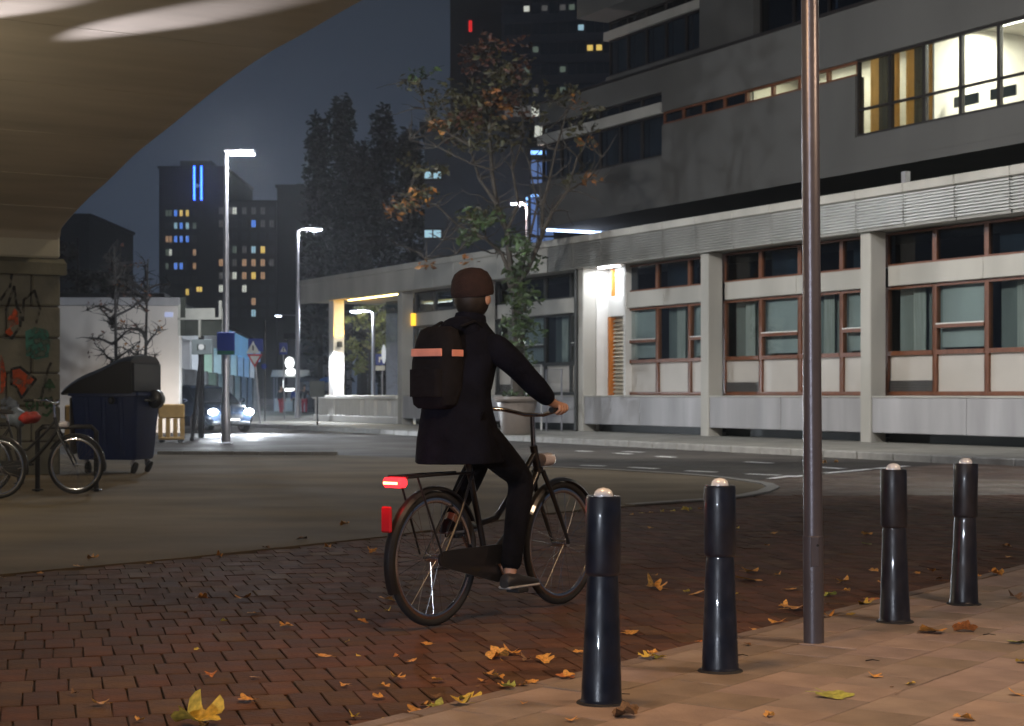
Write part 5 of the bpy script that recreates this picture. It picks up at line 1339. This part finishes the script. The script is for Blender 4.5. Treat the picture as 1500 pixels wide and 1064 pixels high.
for sd in (-1, 1):
    s0 = k.pt((.262, sd * .155, 1.44), .040, ch)
    el = (.46, sd * .30, 1.235); wr = (.615, sd * .305, 1.135)
    i = k.chain(s0, [((.345, sd * .25, 1.35), .042), (el, .038), ((.54, sd * .305, 1.18), .042), (wr, .030)])
    palm = k.pt((.66, sd * .302, 1.128), (.030, .020), i)
    for f_ in range(4):                                   # fingers curled round the grip
        y_ = sd * (.285 + .0 * f_); x_ = .648 + f_ * .022; L_ = (.92, 1.05, 1.0, .82)[f_]
        k.chain(palm, [((x_, sd * .325, 1.127), .0100), ((x_ + .003, sd * (.325 + .004), 1.127 - .030 * L_), .0092), ((x_ + .003, sd * .305, 1.127 - .048 * L_), .0085), ((x_ + .002, sd * .287, 1.127 - .043 * L_), .0075)])
    k.chain(palm, [((.690, sd * .282, 1.122), .0105), ((.705, sd * .275, 1.098), .0095), ((.71, sd * .285, 1.083), .008)])   # thumb on the inner side
    pd = pr if sd == -1 else pl_
    hip = k.pt((.21, sd * .095, 1.00), .105, pel)
    ank = Vector((pd[0] - .05, sd * .125, pd[1] + .10))
    kn_ = Vector((.60, sd * .115, .73)) if sd == -1 else Vector((.56, sd * .12, .86))
    h3 = Vector((.21, sd * .095, 1.0))
    i = k.chain(hip, [(h3.lerp(kn_, .5), .085), (kn_, .062), (kn_.lerp(ank, .35), .057), (kn_.lerp(ank, .75), .043), (ank, .036)])
    k.chain(i, [((pd[0] - .045, sd * .13, pd[1] + .045), .036), ((pd[0] + .06, sd * .135, pd[1] + .036), (.038, .026)), ((pd[0] + .13, sd * .138, pd[1] + .03), (.030, .018))])
body = k.done('body', 'skin', rider, 2)
# trousers
k = SK(); pel = k.pt((.19, 0, 1.0), (.11, .10))
for sd in (-1, 1):
    pd = pr if sd == -1 else pl_
    hip = k.pt((.21, sd * .095, 1.00), .118, pel); ank = Vector((pd[0] - .05, sd * .125, pd[1] + .10)); kn_ = Vector((.60, sd * .115, .73)) if sd == -1 else Vector((.56, sd * .12, .86)); h3 = Vector((.21, sd * .095, 1.0))
    k.chain(hip, [(h3.lerp(kn_, .5), .098), (kn_, .076), (kn_.lerp(ank, .35), .070), (kn_.lerp(ank, .7), .062), (kn_.lerp(ank, 1.0), .058)])
k.done('trousers', 'trouser_cloth', rider)
# coat: one lofted body with folds, sleeves grown separately
b = MB(); rings = []
prof_c = [(.826, .24, .208, .20), (.83, .25, .218, .20), (.88, .242, .215, .198), (.95, .226, .21, .192), (1.02, .205, .202, .186), (1.09, .182, .19, .184), (1.16, .165, .182, .188), (1.23, .152, .18, .20), (1.31, .148, .19, .217), (1.39, .146, .204, .236), (1.45, .135, .20, .252), (1.50, .115, .165, .268), (1.54, .09, .115, .283), (1.57, .078, .085, .295)]
for z, rx, ry, cx_ in prof_c:
    amp = .05 * max(0, min(1, (1.25 - z) / .4)) + .012
    rings.append([Vector((cx_ + rx * math.cos(t) * (1 + amp * math.sin(5 * t + z * 6) + .012 * math.sin(23 * z + 3 * t)), ry * math.sin(t) * (1 + amp * math.sin(7 * t + 1.3 * z) + .010 * math.sin(31 * z + 2 * t)), z)) for t in [2 * math.pi * q_ / 48 for q_ in range(48)]])
b.loft(rings, cap=False); b.build('coat', 'coat_cloth', rider, smooth=True)
for sd in (-1, 1):
    k = SK(); s0 = k.pt((.255, sd * .12, 1.425), .085); k.chain(s0, [((.275, sd * .19, 1.425), .086), ((.315, sd * .232, 1.375), .076), ((.375, sd * .268, 1.315), .070), ((.43, sd * .292, 1.255), .064), ((.47, sd * .303, 1.225), .066), ((.53, sd * .306, 1.185), .056), ((.60, sd * .306, 1.145), .046)])
    k.done('sleeve', 'coat_cloth', rider)
b = MB(); b.ball((.215, 0, 1.515), .085, .125, .075, 20, 12); b.build('hood', 'coat_cloth', rider, smooth=True)
b = MB(); b.lathe([(.100, -.03), (.088, .0), (.080, .035), (.070, .038)], 22, Matrix.Translation((.298, 0, 1.565)) @ Matrix.Rotation(R(10), 4, 'Y'), cap=False); b.build('collar', 'coat_cloth', rider, smooth=True)
b = MB(); b.ball((.318, 0, 1.685), .102, .096, .105, 20, 14); hair = b.build('hair', 'hair', rider, smooth=True)
for v in hair.data.vertices:
    if v.co.x > .36: v.co.x = .36 + (v.co.x - .36) * .35
b = MB(); b.lathe([(.108, 0), (.114, .012), (.114, .04), (.112, .05), (.106, .085), (.088, .12), (.055, .142), (.012, .15)], 26, Matrix.Translation((.322, 0, 1.700)) @ Matrix.Rotation(R(-8), 4, 'Y')); b.build('knitted_hat', 'hat_cloth', rider, smooth=True)
for sd in (-1, 1):
    b = MB(); b.ball((.405, sd * .034, 1.695), .013, n=10, m=8); b.build('eye', 'sign_white', rider, smooth=True)
    b = MB(); b.ball((.330, sd * .094, 1.68), .022, .010, .03, n=10, m=8); b.build('ear', 'skin', rider, smooth=True)
    pd = pr if sd == -1 else pl_; b = MB(); rings = []
    for x, hw_, h_ in ((-.115, .030, .05), (-.10, .040, .075), (-.04, .042, .085), (.03, .044, .062), (.10, .046, .046), (.15, .036, .036), (.165, .018, .02)):
        rings.append([Vector((pd[0] + x, sd * .135 + hw_ * math.cos(t), pd[1] + .016 + h_ * .5 + h_ * .5 * math.sin(t))) for t in [2 * math.pi * q_ / 14 for q_ in range(14)]])
    b.loft(rings); sh_ = b.build('shoe', 'shoe', rider, smooth=True)
    part('sole', 'sole', sh_, (pd[0] - .115, pd[0] + .155, sd * .135 - .042, sd * .135 + .042, pd[1] + .0125, pd[1] + .026), c=.006)
# backpack
bp_ = empty('backpack', Matrix.Translation(RB) @ Matrix.Rotation(HD, 4, 'Z') @ Vector((.015, 0, 1.13)), HD, 'dark backpack with pinkish reflective strip on the cyclist', 'backpack')
b = MB(); rings = []
for z, hx, hy in ((-.02, .05, .09), (0, .07, .12), (.08, .085, .13), (.22, .085, .13), (.32, .07, .125), (.38, .05, .10), (.40, .03, .07)): rings.append(ringrect(hx, hy, z, .055 if hx > .06 else .028, .03 * z / .4))
b.loft(rings); b.build('pack', 'bag_cloth', bp_, smooth=True)
b = MB(); rings = [ringrect(.04, .10, z, .03, -.065) for z in (.04, .05, .17, .18)]; b.loft(rings); b.build('front_pocket', 'bag_cloth', bp_, smooth=True)
part('reflective_strip', 'reflect_strip', bp_, (-.078, -.066, -.10, .10, .245, .285), c=.003)
part('reflective_strip', 'reflect_strip', bp_, (-.03, .06, -.136, -.130, .245, .28), c=.002)
for sd in (-1, 1): MB().tube([(.09, sd * .09, .40), (.18, sd * .11, .43), (.30, sd * .12, .36), (.34, sd * .125, .22), (.26, sd * .15, .08), (.10, sd * .13, .03)], .014, 8, squash=.5).build('strap', 'bag_cloth', bp_, smooth=True)

# --- small market crowd far off
mat('cloth_red', (.42, .03, .05), rough=.8); mat('cloth_blue', (.03, .06, .30), rough=.8); mat('cloth_dark', (.02, .02, .025), rough=.8); mat('umbrella_blue', (.03, .12, .40), rough=.6); mat('umbrella_dark', (.02, .03, .045), rough=.6)
def stander(px, Y, label, top, bottom, face, arm=False):
    e = empty('person', at(px, 577, Y) - Vector((0, 0, CAM_H - (-.012))), face, label, 'person', 'people at the market')
    k = SK(); p0_ = k.pt((0, 0, .95), (.13, .1)); c_ = k.pt((0, 0, 1.32), (.17, .11), p0_); i = k.chain(c_, [((0, 0, 1.47), .06), ((.01, 0, 1.56), .075), ((.01, 0, 1.66), .085)])
    for sd in (-1, 1):
        if arm and sd == 1: k.chain(c_, [((.02, .2, 1.36), .06), ((.08, .26, 1.15), .05), ((.26, .24, 1.2), .04), ((.30, .24, 1.22), .035)])
        else: k.chain(c_, [((0, sd * .2, 1.36), .06), ((.0, sd * .25, 1.1), .05), ((.06, sd * .25, .86), .035), ((.07, sd * .25, .78), .03)])
        k.chain(p0_, [((0, sd * .09, .86), .09), ((.03, sd * .10, .48), .06), ((-.02 + .08 * sd, sd * .10, .09), .045), ((.10 + .08 * sd, sd * .11, .045), .04)])
    k.done('body', 'skin', e, 1)
    k = SK(); p0_ = k.pt((0, 0, .84), (.19, .15)); c_ = k.pt((0, 0, 1.32), (.20, .14), p0_); k.chain(c_, [((0, 0, 1.46), .085)])
    for sd in (-1, 1):
        if arm and sd == 1: k.chain(c_, [((.02, .2, 1.36), .075), ((.08, .26, 1.15), .066), ((.22, .245, 1.19), .055)])
        else: k.chain(c_, [((0, sd * .2, 1.36), .075), ((.0, sd * .25, 1.1), .065), ((.05, sd * .25, .9), .052)])
    k.done('jacket', top, e, 1)
    k = SK(); p0_ = k.pt((0, 0, .93), (.15, .12))
    for sd in (-1, 1): k.chain(p0_, [((0, sd * .09, .85), .105), ((.03, sd * .10, .48), .08), ((-.02 + .08 * sd, sd * .10, .12), .065)])
    k.done('trousers', bottom, e, 1)
    b = MB(); b.ball((-.01, 0, 1.68), .098, .095, .10, 12, 8); b.build('hair', 'hair', e, smooth=True)
    return e
def umbrella(p, label, m):
    e = empty('umbrella', p, 0, label, 'umbrella', 'umbrellas at the market'); MB().tube([(0, 0, 0), (0, 0, 1.05)], .012, 6).build('shaft', 'steel_dark', e)
    MB().lathe([(.62, .70), (.60, .80), (.45, .93), (.22, 1.02), (.02, 1.05)], 16, cap=False).build('canopy', m, e, smooth=True)
stander(412, 96, 'market visitor in red trousers standing at the arcade', 'cloth_dark', 'cloth_red', 1.0)
stander(433, 100, 'market visitor in blue jacket beside the lamp post', 'cloth_blue', 'cloth_dark', 2.2)
pz = stander(446, 98, 'market visitor in red trousers under the dark umbrella', 'cloth_dark', 'cloth_red', -1.6, True)
p = pz.location + Vector((.24 * math.cos(-1.6) - .25 * math.sin(-1.6) + .06, .24 * math.sin(-1.6), 1.21)); umbrella(p, 'dark open umbrella held by a market visitor', 'umbrella_dark')
pz = stander(474, 104, 'market visitor in dark clothes under the blue umbrella', 'cloth_dark', 'cloth_dark', -1.2, True)
umbrella(pz.location + Vector((.30, -.1, 1.21)), 'bright blue open umbrella beside the lit column', 'umbrella_blue')
# lit market stall
ms = empty('market_stall', at(424, 577, 110) - Vector((0, 0, CAM_H)), 0, 'brightly lit white market stall behind the crossing sign', 'stall'); glowm = emis('stall_light', (.95, .97, .95), 3.2)
s = sc_at(110)
for x in (-1.0, 1.0):
    for y in (0, 1.4): MB().tube([(x, y, 0), (x, y, 2.4)], .03, 6).build('post', 'steel_galv', ms)
MB().loft([[Vector((x, -.2, 2.3)), Vector((x, .7, 2.75)), Vector((x, 1.6, 2.3)), Vector((x, .7, 2.68))] for x in (-1.2, 1.2)]).build('awning', 'sign_white', ms, fix=True)
part('counter', 'sign_white', ms, (-1, 1, 0, .5, .0, .9))
b = MB(); b.ball((.05, -.3, 3.2), .30, .1, .38, 14, 10); b.build('lamp_globe', glowm, ms, smooth=True)
b = MB(); b.ball((.12, -.3, 2.62), .34, .1, .24, 14, 10); b.build('lamp_globe', glowm, ms, smooth=True)
part('tube_lamp', glowm, ms, (-.35, .5, -.32, -.22, 1.36, 1.55), c=.04); part('tube_lamp', glowm, ms, (-.38, -.28, -.34, -.24, 1.56, 2.1), c=.03)

# ================================================================== FALLEN LEAVES
mat('dry_orange', (.72, .36, .085), rough=.6, var=.4, scale=9); mat('dry_yellow', (.76, .54, .09), rough=.6, var=.35, scale=9); mat('dry_green', (.42, .44, .09), rough=.6, var=.4, scale=7); mat('dry_brown', (.20, .11, .055), rough=.7, var=.4, scale=9); mat('dry_rust', (.55, .20, .06), rough=.6, var=.4, scale=9)
def leaf_mesh(seed, curl):
    rg = random.Random(seed); N = 30; vs = [Vector((0, 0, .02))]; fs = []
    for ringk, fr_ in ((1, .5), (2, 1.)):
        for i in range(N):
            a = 2 * math.pi * i / N
            lob = .70 + .30 * abs(math.cos(2.5 * a)) ** 1.2
            if abs(a - math.pi) < .35: lob *= .55
            r_ = fr_ * lob * rg.uniform(.90, 1.1) * .5
            x, y = r_ * math.cos(a), r_ * math.sin(a)
            z = .05 + curl * (x * x * 1.7 - .25 * y * y) + .10 * curl * math.sin(3 * a + seed) * fr_ + rg.uniform(-.015, .015)
            vs.append(Vector((x, y, z)))
    for i in range(N):
        j = (i + 1) % N; fs.append((0, 1 + i, 1 + j)); fs.append((1 + i, 1 + N + i, 1 + N + j, 1 + j))
    b = MB(); b.add(vs, fs)
    zmin = min(v[2] for v in b.v); b.v = [(x, y, z - zmin) for x, y, z in b.v]
    b.tube([(-.25, 0, .05), (-.42, .03, .04), (-.62, .02, .03)], [.012, .010, .008], 5)
    return b
LM = {}
def leaf_me(mn):
    i = rnd.randrange(7)
    if (mn, i) not in LM:
        o = leaf_mesh(100 + i, (.35, .7, 1.1, .5, .9, 1.4, .25)[i]).build('fallen_leaf', mn, smooth=True); LM[mn, i] = o.data; bpy.data.objects.remove(o)
    return LM[mn, i]
SPECIAL = {}
def leaf(px, py, w=16, mn='dry_orange', label=None):
    g = G(px, py + 3, .02); onp = kerb_side(g.x, g.y) > 0; onpl = in_plaza(g.x, g.y)
    g.z = (PZ + .004) if onp else (.020 if onpl else .014)
    size = w * g.y / F * 1.18
    o = inst('fallen_leaf', leaf_me(mn), None, g, (rnd.gauss(0, .14), rnd.gauss(0, .14), rnd.uniform(0, 6.28)), (size, size * rnd.uniform(.7, 1.05), size * rnd.uniform(.35, .9)))
    colr = {'dry_orange': 'orange', 'dry_yellow': 'yellow', 'dry_green': 'greenish', 'dry_brown': 'brown', 'dry_rust': 'rust-red'}[mn]
    surf = 'tiles' if onp else ('concrete' if onpl else 'bricks')
    tag(o, label, 'leaf', f'fallen leaves on the {surf}')
    if not label: LV.append((o, px, py, colr, surf, w))
LV = []
MARKS = [('nearest bollard foot', 881, 1030), ('second bollard foot', 1055, 983), ('grey pole foot', 1192, 942), ('third bollard foot', 1311, 911), ('last bollard foot', 1412, 885), ('rear bicycle wheel', 640, 915), ('front bicycle wheel', 820, 885), ('kerb leaf pile', 650, 1030),
         ('biggest yellow leaf', 290, 1056), ('waste container', 172, 694), ('plaza tip', 1140, 716), ('left picture edge', 0, 860), ('bottom right corner', 1500, 1064), ('top of the nearest bollard', 881, 720), ('top of the last bollard', 1412, 675)]
def name_leaves():
    bins = {}
    for t_ in LV:
        o, px, py, colr, surf, w = t_
        mk = min(MARKS, key=lambda m_: (m_[1] - px) ** 2 + 2.5 * (m_[2] - py) ** 2)
        dx, dy = px - mk[1], (py - mk[2]) * 1.4
        d_ = ('right of' if dx > 0 else 'left of') if abs(dx) > abs(dy) else ('below' if dy > 0 else 'above')
        bins.setdefault((colr, surf, d_, mk[0]), []).append((math.hypot(dx, dy), o))
    for (colr, surf, d_, mk), L in bins.items():
        L.sort(key=lambda q: q[0])
        for i, (_, o) in enumerate(L):
            od = ('nearest', 'second', 'third', 'fourth', 'fifth', 'sixth', 'seventh', 'eighth', 'ninth', 'tenth', 'eleventh', 'twelfth')[min(i, 11)]
            o['label'] = f'{colr} dry leaf on the {surf}, ' + (f'{d_} the {mk}' if len(L) == 1 else f'{od} one {d_} the {mk}')
O, Y_, GN, BR, RU = 'dry_orange', 'dry_yellow', 'dry_green', 'dry_brown', 'dry_rust'
leaf(290, 1056, 86, Y_, 'largest yellow leaf lying at the bottom picture edge on the bricks')
leaf(1219, 1023, 54, GN, 'large greenish curled leaf on the tiles below the grey pole')
leaf(1167, 888, 40, O, 'large orange leaf just left of the grey pole foot'); leaf(1282, 874, 30, RU, 'rust-red leaf leaning beside the third bollard foot'); leaf(1269, 887, 26, Y_, 'yellow leaf beside the third bollard foot on the bricks')
leaf(1365, 929, 42, O, 'large orange leaf on the tiles just right of the third bollard'); leaf(1413, 927, 32, RU, 'rust-red leaf on the tiles below the last bollard')
leaf(1095, 845, 40, O, 'large orange leaf right of the second bollard on the bricks'); leaf(917, 1053, 40, BR, 'brown upright curled leaf at the bottom edge right of the nearest bollard')
leaf(829, 995, 34, RU, 'rust-red crumpled leaf touching the kerb left of the nearest bollard'); leaf(639, 1033, 32, GN, 'greenish-yellow leaf in the leaf pile by the kerb'); leaf(687, 1021, 40, Y_, 'broad yellow leaf at the right of the leaf pile')
for L in ((566, 874, 28), (531, 906, 16), (419, 912, 18), (626, 938, 16), (475, 956, 24), (603, 963, 14), (581, 989, 22), (563, 1000, 16), (506, 999, 16), (555, 1016, 20), (642, 992, 20), (519, 1045, 14, Y_), (562, 1053, 24, Y_), (615, 1037, 34, O), (608, 1042, 22, O), (676, 1035, 28, Y_), (639, 1015, 16, BR), (625, 1028, 20, O),
          (706, 992, 12), (717, 982, 16), (728, 987, 20), (738, 1000, 18), (745, 1011, 18, GN), (768, 1007, 16), (779, 1002, 18), (730, 958, 30), (749, 953, 24), (773, 962, 18, BR), (797, 962, 28, O), (848, 950, 18), (921, 922, 22), (947, 966, 22, Y_), (967, 967, 18, Y_), (956, 953, 14), (678, 868, 14), (568, 890, 9, Y_), (523, 892, 7, Y_), (509, 935, 8, Y_), (525, 956, 8, Y_), (581, 958, 10, RU),
          (872, 1034, 18, Y_), (838, 1060, 18), (768, 1035, 10), (148, 1026, 24), (363, 1021, 26), (204, 1050, 14), (374, 987, 16), (307, 984, 16, RU), (296, 873, 18), (355, 873, 22), (371, 894, 20), (328, 906, 9, Y_), (288, 946, 9, Y_), (110, 1011, 12, BR), (136, 816, 18), (115, 827, 14), (58, 836, 10), (219, 822, 12), (321, 811, 12), (390, 800, 12, BR), (442, 787, 20, BR), (505, 766, 14), (480, 798, 11), (545, 804, 13), (4, 842, 10), (298, 1058, 14),
          (961, 858, 28), (955, 855, 16), (1019, 865, 22), (1099, 834, 24), (1157, 859, 18), (1149, 885, 18), (1139, 915, 24), (1107, 918, 18), (922, 923, 22), (957, 953, 16), (997, 946, 18), (1023, 943, 14, RU), (1216, 868, 22, GN), (1214, 906, 18), (1236, 848, 18), (1139, 838, 10), (1127, 1054, 16), (953, 770, 9), (1135, 777, 11), (1123, 795, 10), (1079, 866, 6, Y_), (959, 839, 10), (1095, 947, 12, BR), (832, 994, 22), (1006, 863, 10, Y_),
          (1269, 779, 16), (1269, 793, 15, GN), (1280, 832, 17), (1288, 849, 9), (1343, 835, 11), (1365, 832, 11), (1376, 843, 13), (1432, 845, 10), (1459, 844, 22), (1474, 796, 15), (1478, 812, 10), (1349, 863, 9, RU), (1246, 902, 14, Y_), (1490, 878, 24, BR), (1492, 944, 30, GN), (1497, 973, 20, Y_), (1282, 995, 20), (1334, 1006, 18, Y_), (1488, 1021, 22), (1411, 1058, 30), (1240, 862, 12), (1314, 1020, 8, BR), (1306, 1011, 6, BR),
          (940, 748, 8, Y_), (954, 747, 9, O), (985, 745, 8, Y_), (1004, 744, 12, Y_), (1012, 743, 8, GN), (925, 750, 7, O), (1025, 742, 7, O), (970, 746, 6, Y_), (1208, 675, 8), (1225, 674, 7), (1080, 770, 6, Y_), (1300, 770, 6), (700, 1000, 8, BR), (660, 900, 8, RU), (1050, 800, 6), (1190, 760, 6, Y_)):
    leaf(*L)
name_leaves()
# twigs on the tiles
for i, (px, py, L_) in enumerate(((1268, 968, .06), (890, 1020, .10), (1080, 960, .05), (1440, 930, .06))):
    g = G(px, py, PZ + .006); b = MB(); a = rnd.uniform(-.5, .5); b.tube([(0, 0, 0), (L_ * .5, L_ * .12, .004), (L_, 0, 0)], [.003, .0025, .0015], 5); o = b.build('twig', 'bark_dark'); o.location = g; o.rotation_euler = (0, 0, a)
    tag(o, ['thin dark twig on the tiles below the third bollard', 'thin dark twig just right of the nearest bollard foot', 'thin dark twig right of the second bollard foot', 'thin dark twig right of the last bollard'][i], 'twig')

# ================================================================== NIGHT MIST
hz = MB().box(-420, 420, -40, 620, -1.2, 120).build('haze', None); tag(hz, kind='stuff')
hm = bpy.data.materials.new('haze'); hm.use_nodes = True; t = hm.node_tree; t.nodes.clear()
o_ = t.nodes.new('ShaderNodeOutputMaterial'); pv_ = t.nodes.new('ShaderNodeVolumePrincipled'); pv_.inputs['Density'].default_value = .00055; pv_.inputs['Color'].default_value = (.92, .94, 1, 1); pv_.inputs['Anisotropy'].default_value = .7
t.links.new(pv_.outputs[0], o_.inputs['Volume']); hz.data.materials.append(hm)
